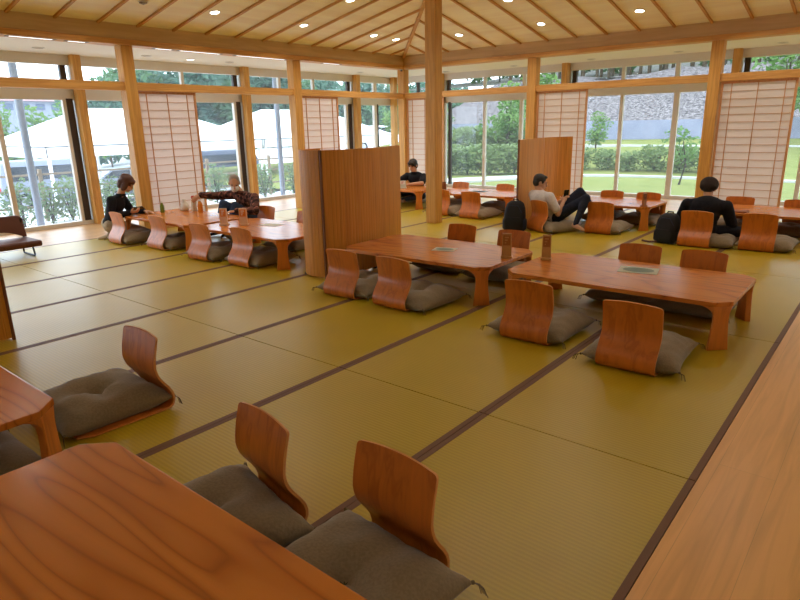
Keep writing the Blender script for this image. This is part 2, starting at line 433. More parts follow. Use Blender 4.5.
# beams
mb = MB(); mb.box(-8.2, -8.0, YN, 9.93, 2.48, 2.74); structure(mb.build('ceiling_beam', 'beam_wood_y', bevel=.006))
mb = MB(); mb.box(-8.2, -7.985, YN, 9.915, ZS, 2.478); structure(mb.build('ceiling_beam_rail', 'kamoi_wood_y', bevel=.004))
mb = MB(); mb.box(-8.2, XR, 9.93, 10.13, 2.48, 2.74); structure(mb.build('ceiling_beam', 'beam_wood_x', bevel=.006))
mb = MB(); mb.box(-8.2, XR, 9.915, 10.13, ZS, 2.478); structure(mb.build('ceiling_beam_rail', 'kamoi_wood_x', bevel=.004))

# posts
def post(x, y, s, z1=ZS, name='timber_post', m='post_wood', z0=0):
    mb = MB(); mb.box(-s/2, s/2, -s/2, s/2, z0, z1)
    return structure(mb.build(name, m, bevel=.006, loc=(x, y, 0)))
for y in (1.39, 4.28, 7.16): post(XI, y, .16)
post(XI, YI, .16)
for x in (-5.22, -2.34, .54): post(x, YI, .16)
post(-5.14, 7.02, .165, 3.25)
for y in (-1.5, 1.37, 4.25, 7.2, 10.12): post(-9.47, y, .12)
for x in (-8.14, -5.25, -2.36, .52): post(x, 11.37, .12)
post(-9.47, 11.37, .12)
# lintel rails between the inner posts
seg = [YN, 1.31, 1.47, 4.20, 4.36, 7.08, 7.24, 9.95]
for i in range(0, 8, 2):
    mb = MB(); mb.box(XI-.055, XI+.055, seg[i], seg[i+1], 1.86, 1.965); structure(mb.build('lintel_rail', 'kamoi_wood_y', bevel=.004))
seg = [-8.02, -5.30, -5.14, -2.42, -2.26, .46, .62, XR]
for i in range(0, 8, 2):
    mb = MB(); mb.box(seg[i], seg[i+1], YI-.055, YI+.055, 1.86, 1.965); structure(mb.build('lintel_rail', 'kamoi_wood_x', bevel=.004))

# windows: one per bay; frame mesh, panes as children
def window(n, side, a, b, stiles, upper):
    """side 'L': plane x = XO running along y; 'F': plane y = YO running along x"""
    def bx(mb, s0, s1, z0, z1, d0=-.03, d1=.04, mi=0):
        if side == 'L': mb.box(XO-d1, XO-d0, s0, s1, z0, z1, mi)
        else: mb.box(s0, s1, YO+d0, YO+d1, z0, z1, mi)
    fr = MB()
    bx(fr, a, b, -.002, .055, -.05); bx(fr, a, b, 1.80, 2.06); bx(fr, a, b, 2.275, ZS, -.05)
    bx(fr, a, a+.06, .05, 2.3); bx(fr, b-.045, b, .05, 2.3)
    for s, w_, m_ in stiles: bx(fr, s-w_/2, s+w_/2, .05, 1.82, -.035, .03, m_)
    for s, w_, m_ in upper: bx(fr, s-w_/2, s+w_/2, 2.05, 2.28, -.03, .03, m_)
    o = structure(fr.build('window_%d' % n, ['aluminium', 'bronze_frame']))
    g = MB(); bx(g, a+.05, b-.04, .05, 1.81, 0, .006); structure(g.build('pane', 'window_glass', o))
    g = MB(); bx(g, a+.05, b-.04, 2.05, 2.28, 0, .006); structure(g.build('pane', 'window_glass', o))
ly = [YN, -1.5, 1.37, 4.25, 7.2, 10.12, YO]
for i in range(6):
    a, b = ly[i], ly[i+1]
    if i < 5:
        st = [(a+.9, .06, 0), (a+1.8, .06, 0), (b-.12, .1, 1), (b-.19, .05, 0)]
        up = [(a+.88, .05, 0), (a+1.76, .05, 0), (b-.14, .08, 1)]
        if i == 4: st = [(a+1.75, .06, 0), (b-.12, .1, 1), (b-.22, .06, 0)]
    else: st = [(10.84, .1, 0), (10.9, .05, 1)]; up = [(10.84, .1, 0)]
    window(i+1, 'L', a, b, st, up)
lx = [XO, -8.14, -5.25, -2.36, .52, XR]
for i in range(5):
    a, b = lx[i], lx[i+1]
    st = [(a+.17, .06, 1), (a+1.06, .06, 0), (a+2.0, .09, 0), (b-.08, .06, 0)]
    up = [(a+.13, .08, 1), (a+1.05, .06, 0), (a+1.97, .07, 0)]
    if i == 0: st = [(a+.75, .06, 0)]; up = [(a+.75, .06, 1)]
    if i == 1: st[2] = (-6.22, .07, 0)
    window(i+7, 'F', a, b, st, up)
for y in (3.74, 8.62):
    mb = MB(); mb.tube([(-10.35, y, -.4), (-10.35, y, ZS+.06)], .055, 14)
    structure(mb.build('eaves_column', 'steel_column', smooth=True))

# shoji screens standing in the inner line
def shoji(x, y, rz, w_, label):
    r = tag(empty('shoji_screen', (x, y, 0), rz), label, 'sliding screen', 'paper shoji screens along the windows')
    f = MB(); h = 1.858
    f.box(0, .03, -.014, .014, .002, h); f.box(w_-.03, w_, -.014, .014, .002, h)
    f.box(.03, w_-.03, -.014, .014, .002, .05); f.box(.03, w_-.03, -.014, .014, h-.03, h)
    f.build('frame', 'lattice_wood', r, bevel=.002)
    p = MB(); p.box(.028, w_-.028, .004, .007, .04, h-.02); p.build('paper', 'shoji_paper', r)
    l_ = MB()
    for s in (.14, w_/2, w_-.14): l_.box(s-.0048, s+.0048, -.009, .004, .05, h-.03)
    k = h-.03-.105
    while k > .1:
        l_.box(.03, w_-.03, -.007, .004, k-.0026, k+.0026); k -= .105
    l_.build('lattice', 'lattice_wood', r)
shoji(XI, 4.37, pi/2, .89, 'paper shoji screen with wooden lattice behind the woman in black')
shoji(XI, 7.25, pi/2, .90, 'paper shoji screen rising behind the large curved timber partition')
shoji(-8.01, YI, 0, .9, 'pale shoji screen at the far corner behind the seated man in black T-shirt')
shoji(-5.13, YI, 0, .90, 'paper shoji screen partly behind the man in the white T-shirt and far partition')
shoji(-2.25, YI, 0, .94, 'paper shoji screen behind the person with the grey knit cap')

# recessed lights
def downlight(x, y, z, tilt, label, lit=True, grp=None, power=0):
    r = tag(empty('recessed_ceiling_light' if lit else 'ceiling_fitting', (x, y, z)), label, 'ceiling light' if lit else 'ceiling fitting', grp)
    r.rotation_euler = tilt
    a = MB(); a.lathe([(.058, 0), (.074, 0), (.074, -.008), (.062, -.011), (.056, -.004)], 24); a.build('ring', 'lamp_ring', r, smooth=True)
    b2 = MB(); b2.lathe([(.0, -.002), (.057, -.002), (.057, -.005), (.0, -.006)], 24); b2.build('lens', 'lamp_lens' if lit else 'lamp_lens_off', r)
    if lit:
        L = bpy.data.lights.new('downlight_beam', 'SPOT'); L.energy = power; L.color = (1, .95, .87)
        L.spot_size = 2.5; L.spot_blend = .6; L.shadow_soft_size = .07
        o = bpy.data.objects.new('downlight_beam', L); COL.objects.link(o); o.location = (x, y, z-.04)
    return r
ta = math.atan(SL)
P_DL = 30
nth = ['third', 'fourth', 'fifth']
rows = [(-7.27, 5.14, 'round lit downlight in the sloping ceiling above the shoji near the old man'),
        (-7.27, 6.68, 'round lit downlight in the sloping ceiling above the curved partition'),
        (-7.27, 8.24, 'lit downlight near the hip rafter, farther from corner of the close pair'),
        (-7.30, 8.86, 'lit downlight near the hip rafter, nearer the far corner of the close pair'),
        (-6.27, 6.64, 'lit downlight at the top edge of the picture, left of the central post'),
        (-7.27, 3.60, None), (-7.27, 2.06, None), (-7.27, .5, None), (-7.27, -1.1, None),
        (-5.4, 4.2, None), (-3.0, 4.6, None), (-3.4, -1.6, None), (-5.4, -1.4, None)]
for x, y, lb in rows:
    downlight(x, y, ZB+SL*(x+8), (0, -ta, 0), lb or 'round lit downlight in the ceiling slope outside the picture', True, 'lit downlights in the sloping ceiling', P_DL)
rows = [(-6.22, 9.23, 'lit downlight just right of the central post, lowest on the far slope'),
        (-4.70, 9.21, 'lit downlight on the far ceiling slope above the far partition'),
        (-3.21, 9.20, 'lit downlight on the far ceiling slope, rightmost in the picture'),
        (-4.71, 8.20, 'lit downlight cut by the top edge of the picture, right of the central post'),
        (-1.70, 9.20, None), (-.2, 9.2, None), (1.3, 9.2, None), (-3.0, 7.0, None), (-1.0, 7.0, None), (-2, 5.4, None)]
for x, y, lb in rows:
    downlight(x, y, ZB+SL*(9.93-y), (-ta, 0, 0), lb or 'round lit downlight in the ceiling slope outside the picture', True, 'lit downlights in the sloping ceiling', P_DL)
for x, y in ((1.4, 1.2), (1.4, 4.5), (1.4, -1.8)):
    downlight(x, y, ZB+SL*(XR-x), (0, ta, 0), 'round lit downlight in the ceiling slope outside the picture', True, 'lit downlights in the sloping ceiling', P_DL)
for y, w_ in ((3.57, 'above the brown low chair'), (5.05, 'above the woman in black'), (6.5, 'above the old man, right of a lit one'), (9.66, 'nearest the far corner post')):
    downlight(-8.92, y, ZS-.001, (0, 0, 0), 'unlit fitting in the white soffit '+w_, False, 'unlit fittings in the white soffit')
downlight(-8.94, 5.79, ZS-.001, (0, 0, 0), 'small lit downlight in the white soffit over the left veranda', True, None, 8)
for x, w_ in ((-7.74, 'just right of the central post'), (-6.16, 'left of the post by the far partition'), (-4.62, 'right of the post by the far partition'), (-3.16, 'left of the knit cap post'), (-1.71, 'over the rightmost shoji screen')):
    downlight(x, 11.0, ZS-.001, (0, 0, 0), 'unlit fitting in the white soffit '+w_, False, 'unlit fittings in the white soffit')
r = tag(empty('ceiling_sensor', (-7.27, 4.16, ZB+SL*.73)), 'small dark sensor in the sloping ceiling at the top left', 'sensor')
a = MB(); a.lathe([(0, 0), (.05, 0), (.045, -.02), (0, -.035)], 18); a.build('dome', 'lamp_lens_off', r, smooth=True)
a = MB(); a.lathe([(.05, .0), (.062, 0), (.062, -.006), (.05, -.006)], 18); a.build('ring', 'lamp_ring', r)
# slot fittings in the underside of the left beam
for y0, y1, lb in ((2.93, 3.40, 'above the brown low chair'), (3.57, 3.78, 'left of the post behind the woman'), (4.70, 4.95, 'short one above the first shoji'), (5.06, 5.72, 'long one above the old man'), (6.0, 6.95, 'long one left of the second post'), (7.80, 8.20, 'right of the second post')):
    r = tag(empty('slot_light', (-8.06, (y0+y1)/2, ZS-.001)), 'narrow white slot light under the beam, '+lb, 'slot light', 'white slot lights under the beam')
    a = MB(); h = (y1-y0)/2
    a.box(-.035, .035, -h-.03, -h, -.006, 0); a.box(-.035, .035, h, h+.03, -.006, 0); a.box(-.042, -.035, -h-.03, h+.03, -.006, 0); a.box(.035, .042, -h-.03, h+.03, -.006, 0)
    a.build('frame', 'slot_grille', r)
    a = MB(); a.box(-.035, .035, -h, h, -.003, 0); a.build('diffuser', 'slot_diffuser', r)
r = tag(empty('security_camera', (-8.02, 9.88, 2.405)), 'small dark dome camera on the far corner post', 'camera')
a = MB(); a.lathe([(0, .006), (.03, .006), (.03, -.01), (0, -.01)], 14); a.build('base', 'lamp_ring', r)
a = MB(); a.ell((0, 0, -.012), (.024, .024, .024), 12, 8); a.build('dome', 'black_metal', r, smooth='all')

# ------------------------------------------------------------------ low tables
TH = .305
def table_proto():
    L, W, c, h, t = 1.52, .86, .088, TH, .03
    r = empty('low_table')
    def octo(k): 
        a, b2, cc = L/2-k, W/2-k, c-k*.4
        return [(a, -b2+cc), (a, b2-cc), (a-cc, b2), (-a+cc, b2), (-a, b2-cc), (-a, -b2+cc), (-a+cc, -b2), (a-cc, -b2)]
    m_ = MB(); m_.prism(octo(0), h-t, h)
    m_.build('tabletop', 'table_wood', r, bevel=.005)
    for sx in (1, -1):
        for sy in (1, -1):
            d = Vector((sx, sy, 0)).normalized(); a = Vector((-sy, sx, 0)).normalized()
            M0 = Vector((sx*(L/2-c/2), sy*(W/2-c/2), 0))-d*.002
            secs = []
            hw = c/sqrt(2)-.002
            for z, w_, s_, tt in ((0, .064, .003, .032), (.06, .057, .003, .032), (.14, .049, .003, .032), (.19, .046, .003, .032), (.225, .047, .005, .034), (.247, .052, .012, .036), (.263, .056, .026, .040), (h-t+.001, .058, .050, .046)):
                secs.append([M0+a*min(w_, hw if s_ > .02 else w_)+Vector((0, 0, z)), M0+a*(w_+s_)-d*s_+Vector((0, 0, z)), M0+a*(w_+s_*.6-.01)-d*(s_+tt)+Vector((0, 0, z)),
                             M0-a*(w_+s_*.6-.01)-d*(s_+tt)+Vector((0, 0, z)), M0-a*(w_+s_)-d*s_+Vector((0, 0, z)), M0-a*min(w_, hw if s_ > .02 else w_)+Vector((0, 0, z))])
            MB().loft(secs).build('leg', 'table_leg_wood', r, bevel=.004, smooth=True, ang=.9)
    return r
TB = {  # centre of each table
 'T1': (-1.43, 4.26), 'T2': (-3.09, 4.24), 'T3': (-1.32, .40), 'T4': (-3.23, .42), 'T5': (-5.33, 4.17), 'T6': (-6.97, 4.18),
 'T7': (-5.20, 8.38), 'T8': (-3.18, 8.24), 'T9': (-.97, 8.24), 'T10': (-6.89, 8.40)}
TL = {
 'T1': 'long low orange-wood table beside the plank aisle with one card on it',
 'T2': 'low orange-wood table in front of the large curved timber partition',
 'T3': 'large foreground low table top cut by the bottom left edge',
 'T4': 'low table corner cut by the left edge beside a tufted cushion',
 'T5': 'shiny low table with two menu stands left of the large partition',
 'T6': 'low table at which the woman in black and old man sit',
 'T7': 'far low table reflecting the window right of the central post',
 'T8': 'far low table between the reclining man and the far black backpack',
 'T9': 'far low table of the person with the knit cap',
 'T10': 'far corner low table where a man in black T-shirt faces the camera'}
tp = table_proto(); index_children(tp)
for i, k in enumerate(TB):
    o = tp if i == 0 else copy_tree(tp)
    o.location = (TB[k][0], TB[k][1], 0)
    tag(o, TL[k], 'table', 'low dining tables on the tatami')

# ------------------------------------------------------------------ legless chairs of bent plywood
def chair_proto():
    r = empty('floor_chair')
    th = .011; hw = .164
    prof = [(.47, .010), (.40, .0062), (.25, .0060), (.12, .0060), (.06, .0060), (.030, .0085), (.010, .020), (.001, .040), (.000, .062),
            (.008, .090), (.026, .120), (.046, .150), (.062, .178), (.070, .205), (.073, .230), (.071, .257), (.067, .285), (.061, .314), (.054, .342), (.049, .362), (.047, .372), (.045, .380), (.0435, .387), (.0425, .392), (.042, .3955), (.0418, .3965)]
    nb = 5
    def sheet(p0, p1, name):
        N = 15
        top = []; bot = []
        for i in range(p0, p1+1):
            y, z = prof[i]
            a = prof[max(i-1, 0)]; b2 = prof[min(i+1, len(prof)-1)]
            t = Vector((0, b2[0]-a[0], b2[1]-a[1])).normalized(); nn = Vector((0, t.z, -t.y))   # points to the sitter / up
            w_ = hw
            if z > .36: 
                u = (z-.372)/.0245
                if u > 0: w_ = hw-.024+.024*sqrt(max(0, 1-u*u))
            if i == 0: w_ = hw-.03
            if i == 1: w_ = hw-.004
            ra = []; rb = []
            for j in range(N):
                s = -1+2*j/(N-1)
                x = s*w_
                zz = z-(.010*s*s if z > .365 else 0)*max(0, (z-.365)/.031)
                bow = .006*s*s if z > .12 else 0
                p = Vector((x, y+bow*min(1, (z-.12)/.1) if z > .12 else y, zz))
                ra.append(p+nn*th/2); rb.append(p-nn*th/2)
            top.append(ra); bot.append(rb)
        secs = [ra+list(reversed(rb)) for ra, rb in zip(top, bot)]
        mb = MB().loft(secs)
        for q, f in enumerate(mb.f):
            if len(f) > 4 or q % (2*N) in (N-1, 2*N-1): mb.m[q] = 1
        return mb.build(name, ['chair_ply', 'ply_edge'], r, smooth=True, bevel=.003, ang=1.0, seg=1)
    sheet(0, 4, 'seat'); sheet(4, len(prof)-1, 'backrest')
    return r
# ------------------------------------------------------------------ floor cushions
def cushion_proto(seed):
    rg = random.Random(seed)
    r = empty('floor_cushion')
    n = 26; hw = .27; T = .135
    ph = [rg.uniform(0, 6) for _ in range(6)]
    def pt(i, j, side):
        u = -1+2*i/n; v = -1+2*j/n
        u = sin(u*pi/2); v = sin(v*pi/2)
        x = u*hw*(1-.075*(1-v*v)*abs(u)**3); y = v*hw*(1-.075*(1-u*u)*abs(v)**3)
        e = max(0, 1-abs(u)**3.2)**.55*max(0, 1-abs(v)**3.2)**.55
        rr = x*x+y*y
        dim = .055*math.exp(-rr/.0022)+.026*math.exp(-rr/.016)*(1+.5*cos(4*math.atan2(y, x)+.6))
        wr = .006*sin(9*u+ph[0]+2*v)*e+.005*sin(7*v+ph[1]-3*u)*e+.003*sin(21*u*v+ph[2])
        zc = .042+.012*max(abs(u), abs(v))**6*0
        if side > 0: return (x, y, zc+e*(T-.046)-dim*(1 if e > .4 else 0)+wr*.9)
        return (x, y, max(.001, zc-e*.085))
    vs = []; idx = {}
    for s in (1, -1):
        for i in range(n+1):
            for j in range(n+1):
                if s == -1 and (i in (0, n) or j in (0, n)): idx[s, i, j] = idx[1, i, j]; continue
                idx[s, i, j] = len(vs); vs.append(pt(i, j, s))
    fs = [tuple(idx[s, a, b2] for a, b2 in ((i, j), (i+1, j), (i+1, j+1), (i, j+1))) for s in (1, -1) for i in range(n) for j in range(n)]
    MB().add(vs, fs).build('pad', 'cushion_cloth', r, smooth='all')
    for sx in (1, -1):
        for sy in (1, -1):
            t = MB(); b2 = Vector((sx*hw*.99, sy*hw*.99, .042))
            t.ell(b2, (.007, .007, .007), 8, 6)
            for k in range(5):
                a = rg.uniform(-.5, .5); e = Vector((sx*(.018+.006*k % 3)+a*.01, sy*.016-a*.01, 0))
                t.tube([b2, b2+e*.7+Vector((0, 0, -.006)), b2+e+Vector((0, 0, -.036))], [.0014, .0014, .0011], 5)
            t.build('tassel', 'tassel_thread', r)
    t = MB(); zc = pt(n//2, n//2, 1)[2]
    for k in range(7):
        a = k*.9; t.tube([(0, 0, zc-.004), (.006*cos(a), .006*sin(a), zc+.010), (.016*cos(a), .016*sin(a), zc+.012)], [.0022, .0022, .0016], 5)
    t.ell((0, 0, zc), (.008, .008, .006), 8, 6)
    t.build('tuft', 'tuft_thread', r)
    return r
cp = chair_proto(); cush = [cushion_proto(3), cushion_proto(11), cushion_proto(29)]
index_children(None)
made = {'chair': 0}
used = set()
def chair(x, y, rz, where, cushion=True, dx=0, dy=.285, crz=0, cwhere=None, only=None):
    """one chair and the cushion lying on its seat"""
    if only != 'cushion':
        o = cp if made['chair'] == 0 else copy_tree(cp)
        made['chair'] += 1
        o.location = (x, y, 0); o.rotation_euler = (0, 0, rz)
        tag(o, 'orange plywood floor chair '+where, 'chair', 'legless plywood floor chairs')
    if cushion:
        k = len(used) % 3
        o = cush[k] if k not in used else copy_tree(cush[k])
        used.add(k if k not in used else 100+len(used))
        v = Matrix.Rotation(rz, 3, 'Z') @ Vector((dx, dy, 0))
        o.location = (x+v.x, y+v.y, .012 if only != 'cushion' else .0); o.rotation_euler = (0, 0, rz+crz)
        tag(o, 'grey-brown floor cushion '+(cwhere or 'on the chair '+where), 'cushion', 'grey-brown zabuton floor cushions')
PI = pi
# beside the aisle table
chair(-1.73, 3.31, .03, 'second from the aisle, near side of the aisle table', crz=-.04, cwhere='on the left of two near chairs at the aisle table')
chair(-1.045, 3.21, .02, 'nearest the aisle, showing its whole back before the aisle table', crz=.05, cwhere='on the chair nearest the aisle, tassels spread on both sides')
chair(-1.56, 4.99, PI+.04, 'left of the far pair at the aisle table', crz=.03, cwhere='dark under the aisle table, left of the far pair')
chair(-1.08, 4.99, PI-.03, 'right of the far pair at the aisle table', dx=-.03, cwhere='dark under the aisle table, near its right end leg')
# before the curved partition
chair(-3.44, 3.37, .05, 'right against the foot of the large partition', crz=.02, cwhere='on the chair right against the foot of the large partition')
chair(-2.905, 3.37, -.02, 'second from the large partition, near side, back turned to camera', crz=-.03, dx=.07, cwhere='plump with tuft showing, second from the large partition')
chair(-3.33, 5.08, PI-.02, 'small in the gap behind the partition table, left one', cwhere='under the far side of the partition table, left one')
chair(-2.73, 5.04, PI+.03, 'behind the menu stand of the partition table', cwhere='behind the corner leg of the partition table, far right')
# foreground tables
chair(-1.60, 1.225, PI-.14, 'left of the two at the big foreground table', crz=-.06, dx=.02, cwhere='left of the two at the big foreground table')
chair(-1.06, 1.30, PI-.05, 'right of the two at the big foreground table', crz=.0, dx=.0, cwhere='right of the two at the foreground table, green tuft showing')
chair(-2.845, 1.44, PI-.02, 'alone at the left table, its seat board showing', dx=.115, dy=.26, crz=0, cwhere='with a deep centre tuft on the lone left chair')
chair(-2.76, .52, 0, '', only='cushion', dx=0, dy=0, cwhere='half hidden under the left edge table')
# left row
chair(-5.10, 3.60, .0, 'nearest the large partition at the shiny two-stand table', crz=.03, cwhere='before the leg of the shiny two-stand table')
chair(-5.72, 3.53, .04, 'second from the large partition at the shiny two-stand table', crz=-.04, cwhere='between the two near chairs of the shiny two-stand table')
chair(-6.70, 3.60, .02, 'second in the left row, right behind the table edge bottle', crz=.05, cwhere='on the second chair of the near left row')
chair(-7.47, 3.50, -.03, 'first in the left row, hiding the woman in black', crz=.0, cwhere='on the first chair in front of the woman in black')
chair(-6.27, 4.99, PI, 'showing only its top beside the old man', cwhere='under the table on the far chair beside the old man')
chair(-5.43, 4.92, PI+.05, 'half hidden by the left edge of the large partition', cwhere='on the far chair half hidden by the large partition')
chair(-6.78, 5.10, PI, '', only='cushion', dx=0, dy=0, cwhere='under the old man in the plaid shirt')
# far row
chair(-4.92, 7.57, -.02, 'nearest right of the central post, near side, far table', crz=-.05, cwhere='right of the central post, on the wholly seen far chair')
chair(-5.50, 7.62, .03, 'half hidden by the central post at the far table', crz=.03, cwhere='just right of the central post, on the half hidden chair')
chair(-5.92, 8.93, PI, 'against the window just right of the central post', cwhere='behind the far table, just right of the central post')
chair(-5.05, 8.93, PI, 'against the window at the right of the far post table', cwhere='under the far post table, on the window side right')
chair(-3.60, 7.10, -.46, 'behind the reclining man in the white T-shirt', dx=.05, cwhere='under the reclining man in the white T-shirt')
chair(-2.86, 7.33, .02, 'right of the reclining man at the far table', crz=-.03, cwhere='at the bare feet of the reclining man')
chair(-3.22, 8.78, PI, 'left of the window pair behind the far middle table', cwhere='left of the window pair under the far middle table')
chair(-2.70, 8.76, PI-.03, 'right of the window pair behind the far middle table', cwhere='right of the window pair under the far middle table')
chair(-1.69, 7.09, -.02, 'on which the person with the grey knit cap sits', dx=.10, crz=.08, cwhere='under the person with the grey knit cap')
chair(-1.10, 7.20, .03, 'right of the person with the grey knit cap', dx=.07, crz=-.03, cwhere='on the chair right of the person with the cap')
chair(-1.58, 8.80, PI, 'before the rightmost shoji screen at the far right table', cwhere='under the far right table before the rightmost shoji')
chair(-.93, 8.78, PI, 'cut by the right edge at the far right table', cwhere='under the far right table near the right edge')
chair(-6.72, 7.45, 0, '', only='cushion', dx=0, dy=.12, cwhere='left of the central post at the far corner table')
chair(-6.90, 8.95, PI, '', only='cushion', dx=0, dy=0, cwhere='under the man in the black T-shirt')

# ------------------------------------------------------------------ tambour partitions
def catmull(pts, step=.006):
    P_ = [Vector((p[0], p[1], 0)) for p in pts]; P_ = [2*P_[0]-P_[1]]+P_+[2*P_[-1]-P_[-2]]
    out = []
    for i in range(1, len(P_)-2):
        a, b2, c, d = P_[i-1:i+3]
        n = max(2, int((c-b2).length/step))
        for k in range(n):
            t = k/n
            out.append(.5*((2*b2)+(c-a)*t+(2*a-5*b2+4*c-d)*t*t+(-a+3*b2-3*c+d)*t**3))
    out.append(P_[-2]); return out
def wing(pts, h, parent, name='panel', th=.022, slat=.036):
    q = catmull(pts); ln = 0; outer = []; inner = []
    for i, p in enumerate(q):
        if i: ln += (q[i]-q[i-1]).length
        t = (q[min(i+1, len(q)-1)]-q[max(i-1, 0)]).normalized(); n_ = Vector((t.y, -t.x, 0))
        ph = (ln/slat) % 1
        g = .0025 if (ph < .09 or ph > .91) else 0
        outer.append(p+n_*(th/2-g)); inner.append(p-n_*(th/2-g))
    poly = [(p.x, p.y) for p in outer]+[(p.x, p.y) for p in reversed(inner)]
    mb = MB()
    n = len(outer)
    vs = [(p.x, p.y, z) for z in (.015, h) for p in outer+inner]
    N2 = 2*n; fs = []
    for i in range(n-1):
        fs += [(i, i+1, N2+i+1, N2+i), (n+i, N2+n+i, N2+n+i+1, n+i+1), (N2+i, N2+i+1, N2+n+i+1, N2+n+i), (i, n+i, n+i+1, i+1)]
    fs += [(0, N2, N2+n, n), (n-1, 2*n-1, N2+2*n-1, N2+n-1)]
    return mb.add(vs, fs).build(name, 'screen_wood', parent)
def partition(origin, wings, h, label, edge):
    r = tag(empty('partition_screen', (origin[0], origin[1], 0)), label, 'partition', 'curved slatted timber partitions')
    for w_ in wings: wing([(x-origin[0], y-origin[1]) for x, y in w_], h, r)
    e = MB(); e.box(-.010, .010, -.010, .010, .0, h+.001)
    eo = e.build('edge_strip', 'stand_dark', r, loc=(edge[0]-origin[0], edge[1]-origin[1], 0), bevel=.003)
    f = MB()
    for w_ in wings:
        for p in (w_[len(w_)//2], w_[-2]): f.lathe([(.02, 0), (.024, .004), (.024, .018), (0, .018)], 14, (p[0]-origin[0], p[1]-origin[1], 0))
    f.build('feet', 'black_metal', r)
    return r
partition((-4.0, 4.3), [[(-3.99, 3.78), (-3.925, 3.98), (-3.915, 4.35), (-4.01, 4.70), (-4.13, 5.02)], [(-4.005, 3.765), (-4.16, 3.745), (-4.29, 3.80), (-4.37, 3.93), (-4.40, 4.15)]], 1.155,
          'large curved slatted timber partition standing between the two middle tables', (-3.995, 3.77))
partition((-4.0, 8.0), [[(-3.925, 7.22), (-3.95, 7.56), (-4.05, 8.13), (-4.10, 8.28)], [(-4.11, 8.31), (-4.07, 8.60), (-3.92, 8.84)]], 1.143,
          'smaller curved timber partition behind the reclining man in the white T-shirt', (-3.92, 7.205))
partition((-4.6, .8), [[(-4.53, 1.33), (-4.56, 1.2), (-4.70, .85), (-4.80, .45)], [(-4.545, 1.33), (-4.75, 1.32), (-4.95, 1.15)]], 1.155,
          'sliver of a timber partition at the left edge of the picture', (-4.525, 1.335))

# ------------------------------------------------------------------ low brown chair at the left
r = tag(empty('low_chair', (-7.70, 2.38, 0)), 'brown low chair with black metal legs cut by the left edge', 'chair')
def rbox(mb, x0, x1, y0, y1, z0, z1): return mb.box(x0, x1, y0, y1, z0, z1)
rbox(MB(), -.20, .24, -.30, .30, .115, .185).build('seat', 'brown_leather', r, bevel=.03, seg=4, smooth=True)
ou = []; pts = []
NB = 18
for i in range(NB+1):
    s = -1+2*i/NB
    pts.append((s*.285, .188+.075*max(0, 1-s*s*1.25), .435-.035*max(0, abs(s)-.8)**2/.04))
secs = []
for y, z0, z1 in pts:
    secs.append([(-.20-(z0-.2)*.25, y, z0), (-.155-(z0-.2)*.25, y, z0), (-.155-(z1-.2)*.25, y, z1), (-.20-(z1-.2)*.25, y, z1)])
MB().loft(secs).build('backrest', 'brown_leather', r, bevel=.012, seg=3, smooth=True)
for y in (-.26, .26):
    MB().tube([(-.205, y, .40), (-.19, y, .13)], .011, 8).build('back_support', 'black_metal', r)
    mb = MB(); mb.tube([(-.14, y*.86, .125), (-.16, y*.86, .02), (-.155, y*.86, .009), (.15, y*.86, .009), (.165, y*.86, .02), (.13, y*.86, .125)], .010, 8)
    mb.build('leg', 'black_metal', r)

# ------------------------------------------------------------------ small things on the tables
def stand(x, y, rz, w_, h, label, body='stand_wood', top='paper_white', mark='orange_print'):
    r = tag(empty('menu_stand', (x, y, TH), rz), label, 'menu stand', 'wooden menu stands on the low tables')
    MB().box(-w_*.62, w_*.62, -.03, .03, 0, .018).build('base', body, r, bevel=.003)
    m_ = MB(); m_.loft([[(-w_*.55, -.012, .016), (w_*.55, -.012, .016), (w_*.55, .012, .016), (-w_*.55, .012, .016)], [(-w_*.5, -.008, h), (w_*.5, -.008, h), (w_*.5, .008, h), (-w_*.5, .008, h)]])
    m_.build('board', body, r, bevel=.002)
    MB().box(-w_*.40, w_*.40, -.0135, -.0115, h*.52, h*.93).build('card', top, r)
    m_ = MB()
    for k in range(3): m_.box(-w_*.22, w_*.22-.01*k, -.0150, -.0132, h*(.82-.11*k), h*(.87-.11*k))
    m_.build('print', mark, r)
    return r
stand(-2.335, 4.15, .45, .072, .20, 'narrow wooden menu stand on the table before the large partition', 'stand_gold', 'stand_wood', 'stand_gold')
stand(-2.05, 4.26, .35, .066, .20, 'narrow wooden menu stand on the left end of the aisle table', 'stand_gold', 'stand_wood', 'stand_gold')
stand(-5.74, 3.92, .5, .082, .19, 'left of the two menu stands on the shiny left table', 'stand_peach', 'orange_print', 'paper_white')
stand(-5.55, 4.04, .6, .086, .19, 'right of the two menu stands on the shiny left table', 'stand_peach', 'orange_print', 'paper_white')
stand(-2.44, 7.70, 1.2, .06, .17, 'slim menu stand on the table corner by the far backpack', 'stand_wood', 'stand_dark', 'stand_wood')
stand(-5.66, 8.0, .5, .06, .15, 'brown menu stand on the far table beside the central post', 'stand_dark', 'stand_dark', 'stand_wood')
stand(-6.55, 8.05, .6, .11, .13, 'pale menu stand on the table of the man in black T-shirt', 'card_pale', 'paper_white', 'red_plastic')
def card(x, y, rz, a, b2, label, m_='card_pale', ink='card_print'):
    r = tag(empty('printed_card', (x, y, TH), rz), label, 'card', 'printed cards lying on the low tables')
    MB().box(-a/2, a/2, -b2/2, b2/2, .0003, .003).build('sheet', m_, r, bevel=.001)
    mb = MB(); mb.prism([(a*.40*cos(t*pi/12), b2*.36*sin(t*pi/12)) for t in range(24)], .003, .0034)
    mb.build('print', ink, r)
card(-1.36, 4.30, .2, .27, .20, 'pale printed card with a green oval on the aisle table')
card(-2.93, 4.15, .3, .20, .15, 'pale printed card on the table before the large partition', 'clear_bag')
card(-5.30, 4.22, .2, .24, .17, 'pale printed card on the shiny left table', 'paper_white', 'card_pale')
card(-5.15, 8.22, .2, .26, .17, 'dark printed card on the far table by the window', 'card_print', 'denim_dark')
